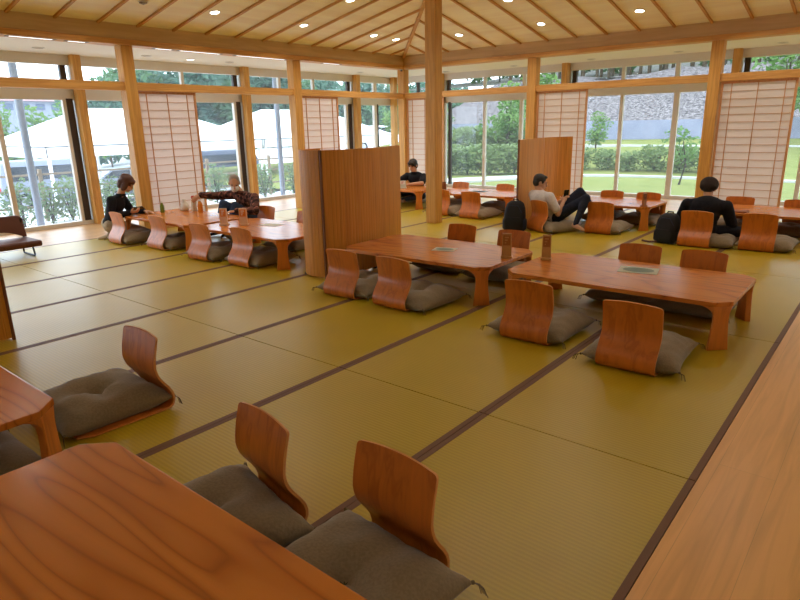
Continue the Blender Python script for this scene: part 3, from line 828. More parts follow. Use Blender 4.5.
nb = MB(); nb.box(-.11, .11, -.08, .08, .0005, .012)
r = nb.build('notebook', 'notebook_brown', bevel=.002, loc=(-1.42, 7.78, TH)); tag(r, 'brown notebook on the table before the person with the knit cap', 'notebook')
r = tag(empty('tablet_computer', (-6.95, 8.22, TH)), 'grey tablet propped before the man in the black T-shirt', 'tablet')
MB().box(-.11, .11, -.006, .006, .004, .12, M=Matrix.Rotation(-.35, 4, 'X')).build('screen', 'denim_dark', r, bevel=.003)
MB().box(-.06, .06, .0, .06, .0005, .006).build('foot', 'black_metal', r)
# woman's end of the table
r = tag(empty('tea_bottle', (-7.36, 4.12, TH)), 'small green tea bottle with white cap near the woman in black', 'bottle')
MB().lathe([(0, .001), (.026, .001), (.028, .01), (.028, .08), (.024, .095), (.013, .115), (.012, .13), (0, .13)], 16).build('bottle_body', 'tea_green', r, smooth=True)
MB().lathe([(0, .128), (.015, .128), (.015, .15), (0, .15)], 14).build('cap', 'paper_white', r, smooth=True)
r = tag(empty('juice_bottle', (-6.93, 4.40, TH)), 'orange drink bottle beside the old man\'s outstretched hand', 'bottle')
MB().lathe([(0, .001), (.03, .001), (.033, .01), (.033, .10), (.026, .125), (.014, .14), (.013, .15), (0, .15)], 16).build('bottle_body', 'juice_orange', r, smooth=True)
MB().lathe([(0, .148), (.016, .148), (.016, .168), (0, .168)], 14).build('cap', 'paper_white', r, smooth=True)
r = tag(empty('sauce_bottle', (-7.10, 4.42, TH)), 'pale bottle with a red cap in the old man\'s hand', 'bottle')
MB().lathe([(0, .001), (.034, .001), (.036, .01), (.036, .12), (.028, .15), (.02, .165), (0, .165)], 16).build('bottle_body', 'clear_bag', r, smooth=True)
MB().lathe([(0, .163), (.028, .163), (.028, .195), (.02, .205), (0, .205)], 14).build('cap', 'red_plastic', r, smooth=True)
r = tag(empty('shopping_bag', (-7.26, 4.38, TH)), 'crumpled pale plastic bag left of the red capped bottle', 'bag')
mb = MB(); secs = []
for z, a, b2 in ((.001, .06, .045), (.03, .075, .055), (.07, .07, .05), (.10, .045, .035), (.125, .02, .018), (.15, .034, .02)):
    secs.append([(a*(1+.14*sin(5*t*pi/8+z*40))*cos(t*pi/8), b2*(1+.14*cos(3*t*pi/8+z*30))*sin(t*pi/8), z) for t in range(16)])
mb.loft(secs).build('bag_body', 'clear_bag', r, smooth='all')

# backpacks
def backpack(x, y, rz, w_, d, h, label, side='black_nylon', strap=None):
    r = tag(empty('backpack', (x, y, 0), rz), label, 'backpack')
    secs = []
    for z, k, s in ((.002, .92, 0), (.03, 1, 0), (h*.5, .98, 0), (h*.75, .9, .01), (h*.9, .74, .02), (h*.98, .45, .03)):
        secs.append([(w_/2*k*math.copysign(abs(cos(t*pi/10))**.6, cos(t*pi/10)), s+d/2*k*math.copysign(abs(sin(t*pi/10))**.6, sin(t*pi/10)), z) for t in range(20)])
    MB().loft(secs).build('main_bag', 'black_nylon', r, smooth=True)
    secs = []
    for z, k in ((.03, .8), (.05, 1), (h*.38, 1), (h*.48, .8)):
        secs.append([(w_*.40*k*math.copysign(abs(cos(t*pi/8))**.6, cos(t*pi/8)), -d*.46-.03*k*(.6+.4*math.copysign(abs(sin(t*pi/8))**.6, sin(t*pi/8))), z) for t in range(16)])
    MB().loft(secs).build('front_pocket', 'black_nylon', r, smooth=True)
    for s in (1, -1):
        secs = []
        for z, k in ((.02, .8), (.04, 1), (h*.33, 1), (h*.4, .85)):
            secs.append([(s*w_*.46+.028*k*cos(t*pi/6), d*.34*k*sin(t*pi/6), z) for t in range(12)])
        MB().loft(secs).build('side_pocket', side, r, smooth=True)
        MB().tube([(s*w_*.25, d*.40, h*.86), (s*w_*.3, d*.60, h*.7), (s*w_*.32, d*.62, h*.4), (s*w_*.34, d*.48, h*.12)], .014, 8).build('shoulder_strap', 'black_nylon', r)
    MB().tube([(-.035, .03, h*.95), (-.03, .03, h*1.03), (.03, .03, h*1.03), (.035, .03, h*.95)], .008, 8).build('handle', 'black_nylon', r)
    MB().tube([(-w_*.38, -d*.36, h*.62), (-w_*.2, -d*.40, h*.85), (w_*.2, -d*.40, h*.85), (w_*.38, -d*.36, h*.62)], .004, 6).build('zip', 'navy_nylon', r)
    if strap:
        MB().tube(strap, .011, 8).build('loose_strap', 'brown_leather', r)
backpack(-3.85, 7.03, .25, .28, .18, .39, 'black backpack with navy side left of the reclining man', 'navy_nylon')
backpack(-2.00, 7.22, -.2, .26, .18, .34, 'black backpack standing beside the person with the knit cap', 'black_nylon', [(-.06, -.10, .02), (-.14, -.13, .012), (-.24, -.10, .012)])
r = tag(empty('red_bag', (-7.72, 3.66, 0)), 'red cloth bag on the floor behind the first left chair', 'bag')
secs = []
for z, k in ((.002, .85), (.04, 1), (.10, .9), (.14, .7)): secs.append([(.055*k*cos(t*pi/8), .05*k*sin(t*pi/8), z) for t in range(16)])
MB().loft(secs).build('bag_body', 'red_cloth', r, smooth=True)
MB().tube([(-.03, 0, .135), (-.02, 0, .19), (.02, 0, .19), (.03, 0, .135)], .006, 8).build('handle', 'red_cloth', r)

for o in COL.objects:                       # everything that stands on a table top
    if not o.parent and abs(o.location.z-TH) < 1e-4: o.location.x *= 1.0245; o.location.y *= 1.0245

# ------------------------------------------------------------------ people
def V(*a): return Vector(a)
def frame(fwd, up=V(0, 0, 1)):
    f = Vector(fwd).normalized(); s = f.cross(up).normalized(); u = s.cross(f)
    return f, s, u         # forward, the person's right, up
def basis(a, b2, c):
    return Matrix((a, b2, c)).transposed().to_4x4()
def soft(o, voxel, it=3, fac=.5):
    m_ = o.modifiers.new('Remesh', 'REMESH'); m_.mode = 'VOXEL'; m_.voxel_size = voxel; m_.use_smooth_shade = True
    if it:
        m2 = o.modifiers.new('Smooth', 'SMOOTH'); m2.iterations = it; m2.factor = fac
    return o
def head(mb, c, fwd, neck, up=V(0, 0, 1)):
    f, s, u = frame(fwd, up); c = Vector(c)
    B = basis(s, f, u)
    mb.ell(c-f*.012+u*.022, (.066, .083, .082), 16, 12, B)
    mb.ell(c+f*.022-u*.042, (.050, .055, .058), 14, 10, B)
    mb.ell(c+f*.060-u*.078, (.022, .018, .018), 10, 8, B)         # chin
    mb.cone(c+f*.078+u*.012, c+f*.094-u*.022, .009, .014, 8)      # nose
    mb.ell(c+f*.080-u*.050, (.024, .010, .007), 10, 6, B)         # lips
    mb.ell(c+f*.068+u*.026, (.045, .014, .010), 10, 6, B)         # brow
    for k in (1, -1): mb.ell(c+s*k*.068-f*.012-u*.005, (.010, .018, .028), 8, 7, B)
    mb.cone(c-u*.05-f*.02, neck, .044, .048, 12)
def face(r, o0, c, fwd, up=V(0, 0, 1), brows='hair_black'):
    f, s, u = frame(fwd, up); c = Vector(c)-o0; B = basis(s, f, u)
    e = MB()
    for k in (1, -1): e.ell(c+f*.071+s*k*.028+u*.006, (.010, .006, .005), 10, 7, B)
    e.build('eyes', 'eye_dark', r, smooth='all')
    e = MB()
    for k in (1, -1): e.ell(c+f*.077+s*k*.028+u*.026, (.017, .005, .004), 10, 6, B)
    e.build('eyebrows', brows, r, smooth='all')
    e = MB(); e.ell(c+f*.087-u*.051, (.020, .005, .004), 10, 6, B); e.build('mouth', 'lip', r, smooth='all')
def hand(mb, w, d, n_, side, curl=.5):
    """palm, four unequal bent fingers and a thumb; n_ is the way the palm faces"""
    d = Vector(d).normalized(); n_ = (Vector(n_)-d*Vector(n_).dot(d)).normalized(); t = d.cross(n_)*side
    w = Vector(w); B = basis(t, d, n_)
    mb.ell(w+d*.042, (.036, .052, .015), 14, 10, B)
    for i, ln in enumerate((.062, .070, .065, .050)):
        p = w+d*(.080-.004*abs(i-1))+t*(.027-.0185*i); ang = .15
        for q, (fr, rr) in enumerate(((.45, .0085), (.30, .0078), (.25, .0068))):
            ang += curl*(.55 if q == 0 else .7)
            dd = d*cos(ang)+n_*sin(ang)
            e = p+dd*ln*fr
            mb.cone(p, e, rr, rr*.92, 8); p = e
    p = w+d*.022+t*.026; dd = (d*.62+t*.72+n_*.25).normalized(); e = p+dd*.036; mb.cone(p, e, .0115, .0098, 8)
    dd = (d*.85+t*.25+n_*(.3+.4*curl)).normalized(); mb.cone(e, e+dd*.030, .0095, .0078, 8)
def arm(mb, sh, el, wr, k=1.):
    mb.cone(sh, el, .044*k, .035*k, 10); mb.cone(el, wr, .035*k, .024*k if k == 1 else .030*k, 10)
def leg(mb, hip, kn, an, k=1.):
    mb.cone(hip, kn, .074*k, .050*k, 12); mb.cone(kn, Vector(kn).lerp(Vector(an), .35), .048*k, .048*k, 12)
    mb.cone(Vector(kn).lerp(Vector(an), .3), an, .047*k, .030*k, 12)
def foot(mb, an, d, k=1.):
    an = Vector(an); d = Vector(d).normalized()
    mb.ell(an-d*.02-V(0, 0, .015), (.032*k,)*3, 10, 8)
    mb.cone(an-V(0, 0, .02), an+d*.11-V(0, 0, .040), .032*k, .020*k, 10)
    mb.cone(an-d*.02-V(0, 0, .03), an+d*.13-V(0, 0, .043), .024*k, .017*k, 10)
def torso(mb, pel, chest, neck, shl, shr, k=1., slim=1.):
    pel, chest, neck, shl, shr = map(Vector, (pel, chest, neck, shl, shr))
    ax = (shr-shl).normalized(); up = (chest-pel).normalized(); f = up.cross(ax)*-1; f.normalize(); up2 = ax.cross(f)
    B = basis(ax, f, up)
    mb.ell(pel, (.135*k*slim, .098*k, .095*k), 16, 12, B)
    mb.ell(pel.lerp(chest, .33), (.122*k*slim, .088*k, .10*k), 16, 12, B)
    mb.ell(pel.lerp(chest, .66), (.132*k*slim, .094*k, .11*k), 16, 12, B)
    mb.ell(chest, (.150*k*slim, .098*k, .11*k), 16, 12, B)
    m_ = chest.lerp(neck, .45)
    for s in (shl, shr):
        mb.cone(m_, s, .062*k, .047*k, 12); mb.cone(chest, Vector(s).lerp(chest, .25), .085*k, .05*k, 12)
def shift(mb, o): mb.v = [tuple(Vector(p)-o) for p in mb.v]; return mb
def person(root, label, J, head_c, fwd, skin, top, legs, hands, hair_fn, hair_m, sleeve='long', hoodk=1.12, feet=None, slim=1., shoe=None, face_on=True, up=V(0, 0, 1), topk=1.1):
    o0 = Vector((root[0], root[1], 0)); r = tag(empty('person', o0), label, 'person')
    b = MB(); torso(b, J['pel'], J['chest'], J['neck'], J['shl'], J['shr'], .96, slim)
    head(b, head_c, fwd, J['neck'], up)
    arm(b, J['shl'], J['ell'], J['wrl']); arm(b, J['shr'], J['elr'], J['wrr'])
    leg(b, J['hipl'], J['knl'], J['anl'], .93); leg(b, J['hipr'], J['knr'], J['anr'], .93)
    for s, k in (('l', -1), ('r', 1)):
        w = Vector(J['wr'+s]); d, n_, curl = hands[s]
        hand(b, w+Vector(d).normalized()*.008, d, n_, k, curl)
    if feet:
        for s in 'lr': foot(b, J['an'+s], feet[s])
    soft(shift(b, o0).build('body', skin, r, smooth='all'), .0062, 2)
    t = MB(); torso(t, J['pel'], J['chest'], J['neck'], J['shl'], J['shr'], topk, slim)
    for s in 'lr':
        sh, el, wr = Vector(J['sh'+s]), Vector(J['el'+s]), Vector(J['wr'+s])
        if sleeve == 'long': t.cone(sh, el, .056*topk, .048*topk, 12); t.cone(el, wr.lerp(el, .06), .048*topk, .036*topk, 12)
        else: t.cone(sh, sh.lerp(el, .72), .058*topk, .054*topk, 12)
    t.tube([Vector(J['neck'])-V(0, 0, .03), Vector(J['neck'])+V(0, 0, .008)], [.066, .058], 14)
    soft(shift(t, o0).build('shirt' if sleeve == 'short' else 'jacket', top, r, smooth='all'), .009, 4)
    q = MB(); q.ell(J['pel'], (.145*slim, .118, .10), 16, 12)
    for s in 'lr':
        q.cone(J['pel'], J['hip'+s], .095, .085, 12); leg(q, J['hip'+s], J['kn'+s], J['an'+s], 1.12)
    soft(shift(q, o0).build('trousers', legs, r, smooth='all'), .010, 4)
    if feet and shoe:
        q = MB()
        for s in 'lr': foot(q, J['an'+s], feet[s], 1.12)
        soft(shift(q, o0).build('socks', shoe, r, smooth='all'), .007, 2)
    h = MB(); hair_fn(h, Vector(head_c), *frame(fwd, up))
    soft(shift(h, o0).build('hair', hair_m, r, smooth='all'), .007, 2)
    if face_on: face(r, o0, head_c, fwd, up, hair_m)
    return r, o0
def short_hair(h, c, f, s, u):
    B = basis(s, f, u)
    h.ell(c-f*.018+u*.042, (.073, .084, .075), 16, 12, B); h.ell(c-f*.045+u*.005, (.066, .055, .065), 14, 10, B)
    h.ell(c+f*.035+u*.082, (.05, .045, .022), 12, 8, B)
    for k in (1, -1): h.ell(c+s*k*.062+f*.008+u*.022, (.010, .028, .030), 8, 7, B)
def bob_hair(h, c, f, s, u):
    B = basis(s, f, u)
    h.ell(c-f*.018+u*.040, (.082, .096, .082), 16, 12, B); h.ell(c-f*.052-u*.020, (.078, .060, .085), 14, 10, B)
    for k in (1, -1): h.ell(c+s*k*.066+f*.012-u*.020, (.016, .045, .075), 10, 9, B)
    h.ell(c+f*.058+u*.058, (.058, .030, .034), 12, 9, B)
def thin_hair(h, c, f, s, u):
    B = basis(s, f, u)
    h.ell(c-f*.022+u*.036, (.071, .080, .076), 16, 12, B)
    for k in (1, -1): h.ell(c+s*k*.062-f*.010+u*.004, (.012, .034, .036), 8, 7, B)
    h.ell(c-f*.05-u*.01, (.058, .042, .05), 12, 9, B)
def mop_hair(h, c, f, s, u):
    B = basis(s, f, u)
    h.ell(c-f*.012+u*.046, (.082, .092, .078), 16, 12, B); h.ell(c-f*.045-u*.005, (.074, .055, .072), 14, 10, B)
    h.ell(c+f*.058+u*.064, (.062, .030, .034), 12, 9, B)
    for k in (1, -1): h.ell(c+s*k*.066+f*.018+u*.018, (.014, .034, .042), 8, 7, B)

# man reclining with raised knees
J = dict(pel=(-3.54, 7.40, .17), chest=(-3.63, 7.29, .40), neck=(-3.65, 7.29, .505), shl=(-3.78, 7.38, .435), shr=(-3.48, 7.25, .435),
         ell=(-3.62, 7.58, .27), wrl=(-3.42, 7.52, .37), elr=(-3.36, 7.26, .225), wrr=(-3.36, 7.40, .36),
         hipl=(-3.50, 7.46, .16), hipr=(-3.44, 7.38, .16), knl=(-3.28, 7.72, .47), anl=(-3.02, 7.80, .13), knr=(-3.04, 7.36, .43), anr=(-3.10, 7.22, .12))
r, o0 = person((-3.5, 7.4), 'person in white T-shirt and dark jeans reclining with raised knees, holding a phone', J, (-3.655, 7.32, .60), (.72, .62, -.22), 'skin', 'tee_white', 'denim_dark',
               {'l': ((.55, -.35, .6), (.5, -.4, -.5), .7), 'r': ((.0, .55, .75), (-.3, .5, -.5), .7)}, short_hair, 'hair_black', 'short', feet={'l': (.9, .25, -.1), 'r': (.9, -.25, -.1)})
ph = MB(); ph.box(-.035, .035, -.005, .005, -.07, .07)
p_ = ph.build('smartphone', 'phone_black', bevel=.004, loc=(-3.35, 7.45, .445)); p_.rotation_euler = (.2, 0, 1.0)
tag(p_, 'black phone held up by the reclining man in white T-shirt', 'phone')

# person in the knit cap, seen from behind
J = dict(pel=(-1.68, 7.36, .16), chest=(-1.67, 7.42, .40), neck=(-1.68, 7.50, .505), shl=(-1.87, 7.42, .425), shr=(-1.47, 7.43, .425),
         ell=(-1.96, 7.56, .27), wrl=(-1.80, 7.72, .335), elr=(-1.41, 7.52, .22), wrr=(-1.53, 7.70, .335),
         hipl=(-1.77, 7.40, .14), hipr=(-1.59, 7.40, .14), knl=(-2.02, 7.62, .13), anl=(-1.70, 7.78, .085), knr=(-1.27, 7.60, .14), anr=(-1.58, 7.82, .09))
r, o0 = person((-1.68, 7.36), 'person in black jacket and grey knit cap sitting cross-legged, back to the camera', J, (-1.695, 7.55, .590), (-.05, .9, -.45), 'skin', 'black_cloth', 'black_cloth',
               {'l': ((.5, .8, 0), (0, 0, -1), .3), 'r': ((-.5, .8, 0), (0, 0, -1), .3)}, short_hair, 'hair_black', 'long', feet={'l': (.9, .3, 0), 'r': (-.9, .3, 0)}, shoe='black_cloth', topk=1.22)
f, s, u = frame((-.05, .9, -.45)); c = Vector((-1.695, 7.55, .590))-o0
k_ = MB(); B = basis(s, f, u); k_.ell(c-f*.016+u*.050, (.098, .108, .086), 18, 12, B); k_.ell(c-f*.040+u*.020, (.094, .082, .062), 18, 12, B)
soft(k_.build('knit_cap', 'knit_grey', r, smooth='all'), .008, 3)

# man in black T-shirt facing the camera
J = dict(pel=(-6.90, 8.93, .17), chest=(-6.89, 8.86, .42), neck=(-6.885, 8.80, .535), shl=(-6.70, 8.84, .455), shr=(-7.08, 8.84, .455),
         ell=(-6.62, 8.68, .36), wrl=(-6.78, 8.50, .345), elr=(-7.16, 8.68, .36), wrr=(-7.00, 8.50, .345),
         hipl=(-6.81, 8.88, .15), hipr=(-6.99, 8.88, .15), knl=(-6.56, 8.62, .14), anl=(-6.85, 8.42, .085), knr=(-7.24, 8.62, .14), anr=(-6.95, 8.46, .09))
person((-6.9, 8.9), 'person in black T-shirt with tousled dark hair facing the camera by the far corner', J, (-6.88, 8.76, .652), (.05, -.92, -.32), 'skin', 'black_cloth', 'denim_blue',
       {'l': ((-.4, -.8, 0), (0, 0, -1), .4), 'r': ((.4, -.8, 0), (0, 0, -1), .4)}, mop_hair, 'hair_black', 'short', feet={'l': (-.9, -.1, 0), 'r': (.9, -.1, 0)}, topk=1.16)

# woman kneeling at the end of the table
P0 = V(-7.93, 3.70, 0); F_ = V(.77, .64, 0); R_ = V(.64, -.77, 0)
def W(f_, r_, z): return tuple(P0+F_*f_+R_*r_+V(0, 0, z))
J = dict(pel=W(0, 0, .20), chest=W(.10, 0, .44), neck=W(.18, 0, .575), shl=W(.12, -.15, .51), shr=W(.12, .15, .51),
         ell=W(.20, -.20, .33), wrl=W(.42, -.07, .34), elr=W(.10, .19, .30), wrr=W(.31, .10, .345),
         hipl=W(.02, -.08, .17), hipr=W(.02, .08, .17), knl=W(.38, -.09, .075), anl=W(-.02, -.07, .055), knr=W(.38, .07, .075), anr=W(-.02, .06, .055))
WH = W(.275, 0, .705); WF = (.77*.8, .64*.8, -.55)
r, o0 = person((-7.93, 3.7), 'person in black sweater and beige trousers kneeling at the table end, looking down', J, WH, WF, 'skin_pale', 'black_cloth', 'beige_cloth',
               {'l': ((.77, .64, -.1), (0, 0, -1), .4), 'r': ((.77, .64, .15), (-.3, .3, 1), .6)}, bob_hair, 'hair_brown', 'long', slim=.86, feet={'l': (-.77, -.64, 0), 'r': (-.77, -.64, 0)}, shoe='beige_cloth', topk=1.08)
ph = MB(); ph.box(-.04, .04, -.075, .075, -.005, .005)
p_ = ph.build('smartphone', 'phone_black', bevel=.004, loc=W(.40, .06, .395)); p_.rotation_euler = (.1, -.45, -.88)
tag(p_, 'black phone in the hands of the woman in black', 'phone')

# old man leaning over the table
J = dict(pel=(-6.76, 5.14, .17), chest=(-6.74, 4.98, .43), neck=(-6.74, 4.88, .56), shl=(-6.51, 4.94, .485), shr=(-6.96, 4.95, .50),
         ell=(-6.36, 4.82, .34), wrl=(-6.52, 4.64, .345), elr=(-7.12, 4.78, .49), wrr=(-7.16, 4.56, .52),
         hipl=(-6.68, 5.08, .15), hipr=(-6.84, 5.08, .15), knl=(-6.72, 4.78, .385), anl=(-6.70, 4.66, .07), knr=(-6.95, 4.76, .40), anr=(-6.92, 4.64, .07))
r, o0 = person((-6.75, 5.1), 'person with grey hair, face mask and dark plaid shirt reaching across the table', J, (-6.73, 4.81, .672), (.72, -.58, -.44), 'skin', 'plaid', 'denim_blue',
               {'l': ((-.5, -.8, -.05), (0, 0, -1), .4), 'r': ((.1, -.75, -.35), (-.7, -.2, -.4), .6)}, thin_hair, 'hair_grey', 'long', feet={'l': (0, -1, 0), 'r': (0, -1, 0)}, shoe='black_cloth', topk=1.16)
f, s, u = frame((.72, -.58, -.44)); c = Vector((-6.73, 4.81, .672))-o0; B = basis(s, f, u)
k_ = MB(); k_.ell(c+f*.045-u*.050, (.055, .056, .044), 16, 10, B)
soft(k_.build('face_mask', 'mask_white', r, smooth='all'), .007, 2)

# ------------------------------------------------------------------ outside
rg = random.Random(5)
# ground on the tent side: a strip below the windows, then lower parking ground
def grid(name, m_, xs_, ys_, fz):
    vs = []; fs = []
    for x in xs_:
        for y in ys_: vs.append((x, y, fz(x, y)))
    n = len(ys_)
    for i in range(len(xs_)-1):
        for j in range(n-1): fs.append((i*n+j, (i+1)*n+j, (i+1)*n+j+1, i*n+j+1))
    mb = MB().add(vs, fs)
    o = mb.build(name, m_, smooth='all'); return structure(o)
def zl(x, y):
    up = max(0, min(1, (y-19)/9))*.95
    if x < -16: return -1.30+up
    return z0l(x)
def z0l(x):
    if x > -13.2: return -.32
    if x > -16: return -.32+(x+13.2)*.35
    return -1.30
grid('ground', 'asphalt_pale', [-9.7, -11, -12, -13.2, -14, -15, -16, -20, -30, -60, -120], [-40, -20, -5, 5, 11.5, 14, 19, 22, 25, 28, 40, 60, 120], zl)
mb = MB(); mb.box(-9.72, 6, YN-1, YO+.12, -.6, -.12); structure(mb.build('foundation', 'concrete'))
# lawn and slope on the garden side
def zr(x, y):
    yy = y-1.5*max(0, (-x-8)/8)
    if yy < 19: return -.30
    if yy < 28: return -.30+(yy-19)*.098
    return .58
grid('ground_lawn', 'grass', [-24+1.5*i for i in range(0, 30)], [11.5+i*.75 for i in range(24)], lambda x, y: zr(x, y)+.015*sin(x*2)*cos(y*1.7) if x > -9.7 or y > 13 else -.34)
def zrock(x, y):
    t = (y-28.2)
    h = 1.25+t*.31+.35*noise.noise(Vector((x*.35, y*.35, 0)))*min(1, t)+.16*noise.noise(Vector((x*1.3, y*1.3, 3)))
    return h
grid('rock_slope', 'rock_face', [-21.6+.8*i for i in range(60)], [28.2+.5*i for i in range(18)], zrock)
grid('hill_top', 'forest_floor', [-31, -20, -10, 0, 30], [36.4, 50, 70], lambda x, y: 3.75+(y-36.4)*.1)
mb = MB(); mb.box(-21.6, 24, 28.0, 28.3, 0, 1.36); structure(mb.build('retaining_wall', 'concrete'))
# pale curb of the garden path
q = catmull([(-14, 13.2), (-11.6, 14.2), (-10.4, 15.3), (-9.3, 17.1), (-7.9, 18.6), (-6.2, 19.0), (-3, 19.05), (2, 19.1), (8, 19.1)], .3)
mb = MB(); secs = []
for i, p in enumerate(q):
    t = (q[min(i+1, len(q)-1)]-q[max(i-1, 0)]).normalized(); n_ = Vector((t.y, -t.x, 0)); wd = .10+.45*max(0, min(1, (-p.x-7.5)/3))
    z = -.27
    secs.append([(p-n_*wd)+V(0, 0, z-.1), (p+n_*wd)+V(0, 0, z-.1), (p+n_*wd)+V(0, 0, z+.03), (p-n_*wd)+V(0, 0, z+.03)])
structure(mb.loft(secs).build('garden_curb', 'curb_white'))

mb = MB(); mb.box(-12, 12, 25.6, 26.0, .1, .40); structure(mb.build('garden_path', 'curb_white'))
# fence of rails along the tent side
r = tag(empty('rail_fence', (-12.9, 6, -.32)), 'low wooden rail fence among the shrubs outside the left windows', 'fence')
for z in (.30, .62, .90):
    MB().box(-.02, .02, -9, 8.5, z-.018, z+.018).build('rail', 'fence_wood', r)
for k in range(10):
    MB().box(-.03, .03, -8.6+1.85*k-.03, -8.6+1.85*k+.03, 0, 1.0).build('post', 'fence_wood', r)
# shrubs by the fence
def shrub_proto(seed, h, w_, leaf, mname, cnt, stems=5):
    r2 = random.Random(seed); r = empty('shrub')
    st = MB()
    for k in range(stems):
        a = r2.uniform(0, 6.28); d = r2.uniform(.1, .5)*w_
        st.tube([(0, 0, 0), (d*.5*cos(a), d*.5*sin(a), h*.4), (d*cos(a), d*sin(a), h*.75)], [.014, .011, .007], 5)
    st.build('stems', 'bark', r)
    f = MB()
    for k in range(7):
        z = h*(.18+.11*k)
        f.leaves((r2.uniform(-.2, .2)*w_, r2.uniform(-.2, .2)*w_, z), (w_*.62, w_*.62, h*.17), cnt//7, leaf, r2, shell=.2)
    f.build('foliage', mname, r)
    return r
sp = [shrub_proto(1, .92, .42, .045, 'leaf_shrub', 470), shrub_proto(2, .78, .5, .043, 'leaf_shrub', 490)]
hp = shrub_proto(9, 1.0, .8, .075, 'leaf_hedge', 800, 4)
index_children(None)
SH = [(-12.55, 3.45, 'leftmost, beside the brown low chair'), (-12.2, 4.15, 'second from the left, behind the steel column'), (-12.45, 4.72, 'bright one in the middle of the leftmost window'),
      (-12.6, 5.15, 'at the right of the leftmost window'), (-12.3, 5.75, 'left of the woman in black'), (-12.2, 6.35, 'right behind the woman in black'),
      (-12.4, 8.35, 'left one behind the old man'), (-12.3, 9.05, 'behind the old man\'s arm'), (-12.4, 9.75, 'behind the old man\'s head'), (-12.3, 10.6, 'left one in the window right of the old man'),
      (-12.5, 11.3, 'middle one in the window right of the old man'), (-12.4, 12.1, 'right one in the window right of the old man'), (-12.3, 2.7, 'outside the left edge of the picture')]
for i, (x, y, w_) in enumerate(SH):
    o = sp[i] if i < 2 else copy_tree(sp[i % 2])
    o.location = (x, y, -.33); k = rg.uniform(.85, 1.12); o.scale = (k, k, k*rg.uniform(.9, 1.1)); o.rotation_euler = (0, 0, rg.uniform(0, 6))
    tag(o, 'leafy shrub by the rail fence, '+w_, 'shrub', 'shrubs along the rail fence')
HD = [(-12.2, 17.4, 1.0, 'left one by the curb, seen right of the central post'), (-11.55, 17.7, 1.0, 'second by the curb, right of the central post'), (-10.9, 18.1, 1.1, 'third by the curb, left of the far partition'), (-10.3, 18.7, 1.1, 'by the curb at the far partition edge'),
      (-15.0, 21.8, 1.45, 'tall, farther back, right of the central post'), (-14.0, 22.2, 1.4, 'tall, second of the farther ones'), (-13.1, 22.5, 1.5, 'tall, third of the farther ones'), (-12.1, 22.3, 1.5, 'tall, left above the far partition'),
      (-8.6, 20.0, .78, 'leftmost behind the straight curb'), (-7.75, 20.2, .74, 'second behind the straight curb'), (-6.95, 20.0, .72, 'third behind the straight curb'), (-6.2, 20.2, .8, 'fourth behind the straight curb'),
      (-5.4, 20.1, .8, 'fifth behind the straight curb, by the sapling'), (-4.6, 20.2, .78, 'right behind the post by the knit cap'), (-1.0, 20.2, .8, 'at the right edge beyond the rightmost shoji'), (-.1, 20.1, .8, 'outside the right edge of the picture')]
for i, (x, y, kk, w_) in enumerate(HD):
    o = hp if i == 0 else copy_tree(hp)
    o.location = (x, y, zr(x, y)-.02); k = kk; o.scale = (k*1.1, k*1.1, k*rg.uniform(.92, 1.05)); o.rotation_euler = (0, 0, rg.uniform(0, 6))
    tag(o, 'green garden bush, '+w_, 'shrub', 'garden bushes on the lawn')
# trees
def tree_proto(seed, h, w_, mname, cnt, leaf, blobs=9, trunk=.32):
    r2 = random.Random(seed); r = empty('tree')
    st = MB(); st.tube([(0, 0, 0), (.1, .05, h*trunk), (0, 0, h*.75)], [h*.022, h*.018, h*.006], 8)
    for k in range(4):
        a = k*1.6+r2.random(); st.tube([(0, 0, h*(trunk+.05*k)), (w_*.3*cos(a), w_*.3*sin(a), h*(trunk+.2+.06*k))], [h*.010, h*.004], 6)
    st.build('trunk', 'bark', r)
    f = MB()
    for k in range(blobs):
        a = r2.uniform(0, 6.28); q_ = r2.uniform(0, .55)*w_; z = h*r2.uniform(trunk+.10, .86)
        rr = w_*r2.uniform(.36, .52)
        f.leaves((q_*cos(a), q_*sin(a), z), (rr, rr, rr*.75), cnt//blobs, leaf, r2, shell=.55)
    f.build('crown', mname, r)
    return r
hillp = [tree_proto(21, 7.5, 3.3, 'leaf_hill', 2400, .30, 12, .1), tree_proto(22, 6.5, 3.6, 'leaf_tree', 2400, .30, 12, .1)]
gard = tree_proto(31, 3.4, 1.4, 'leaf_bright', 900, .11, 9, .3)
sap = tree_proto(33, 1.5, .7, 'leaf_bright', 300, .07, 6, .35)
index_children(None)
# wooded hill behind the tents
grid('hill', 'grass_slope', [-46, -52, -60, -75, -100], [10, 24, 40, 60, 80, 110], lambda x, y: -1.3+max(0, min(1, (y-38)/14))*max(0, (-x-46))*.16)
n = 0
pl = ['above the first tent', 'behind the gap between the tents', 'above the second tent', 'behind the parked white car', 'near the far corner post']
for row, (x, zs) in enumerate(((-45, 0), (-53, 2.2), (-62, 4.2))):
    y = 20-row*2
    while y < 96:
        zg = -1.3+max(0, min(1, (y-38)/14))*max(0, (-x-46))*.16
        o = hillp[n % 2] if n < 2 else copy_tree(hillp[n % 2])
        q_ = y/-x
        k = rg.uniform(.88, 1.1)*(.45 if q_ < .44 else .8 if q_ < .50 else 1.22 if y < 40 else 1.0)
        o.location = (x+rg.uniform(-1.5, 1.5), y, zg-.2); o.scale = (k, k, k); o.rotation_euler = (0, 0, rg.uniform(0, 6))
        tag(o, 'dense green tree on the wooded hill behind the white tents', 'tree', 'trees on the wooded hill behind the tents')
        n += 1; y += rg.uniform(3.6, 4.8)
for i in range(11):
    o = copy_tree(hillp[i % 2]); y = 43.5+rg.uniform(-1, 1); o.location = (-30+i*4.2, y, 4.3); o.scale = (.8, .8, .8); o.rotation_euler = (0, 0, i*1.7)
    tag(o, 'dark leafy tree in the woods above the rock slope', 'tree', 'woods above the rock slope')
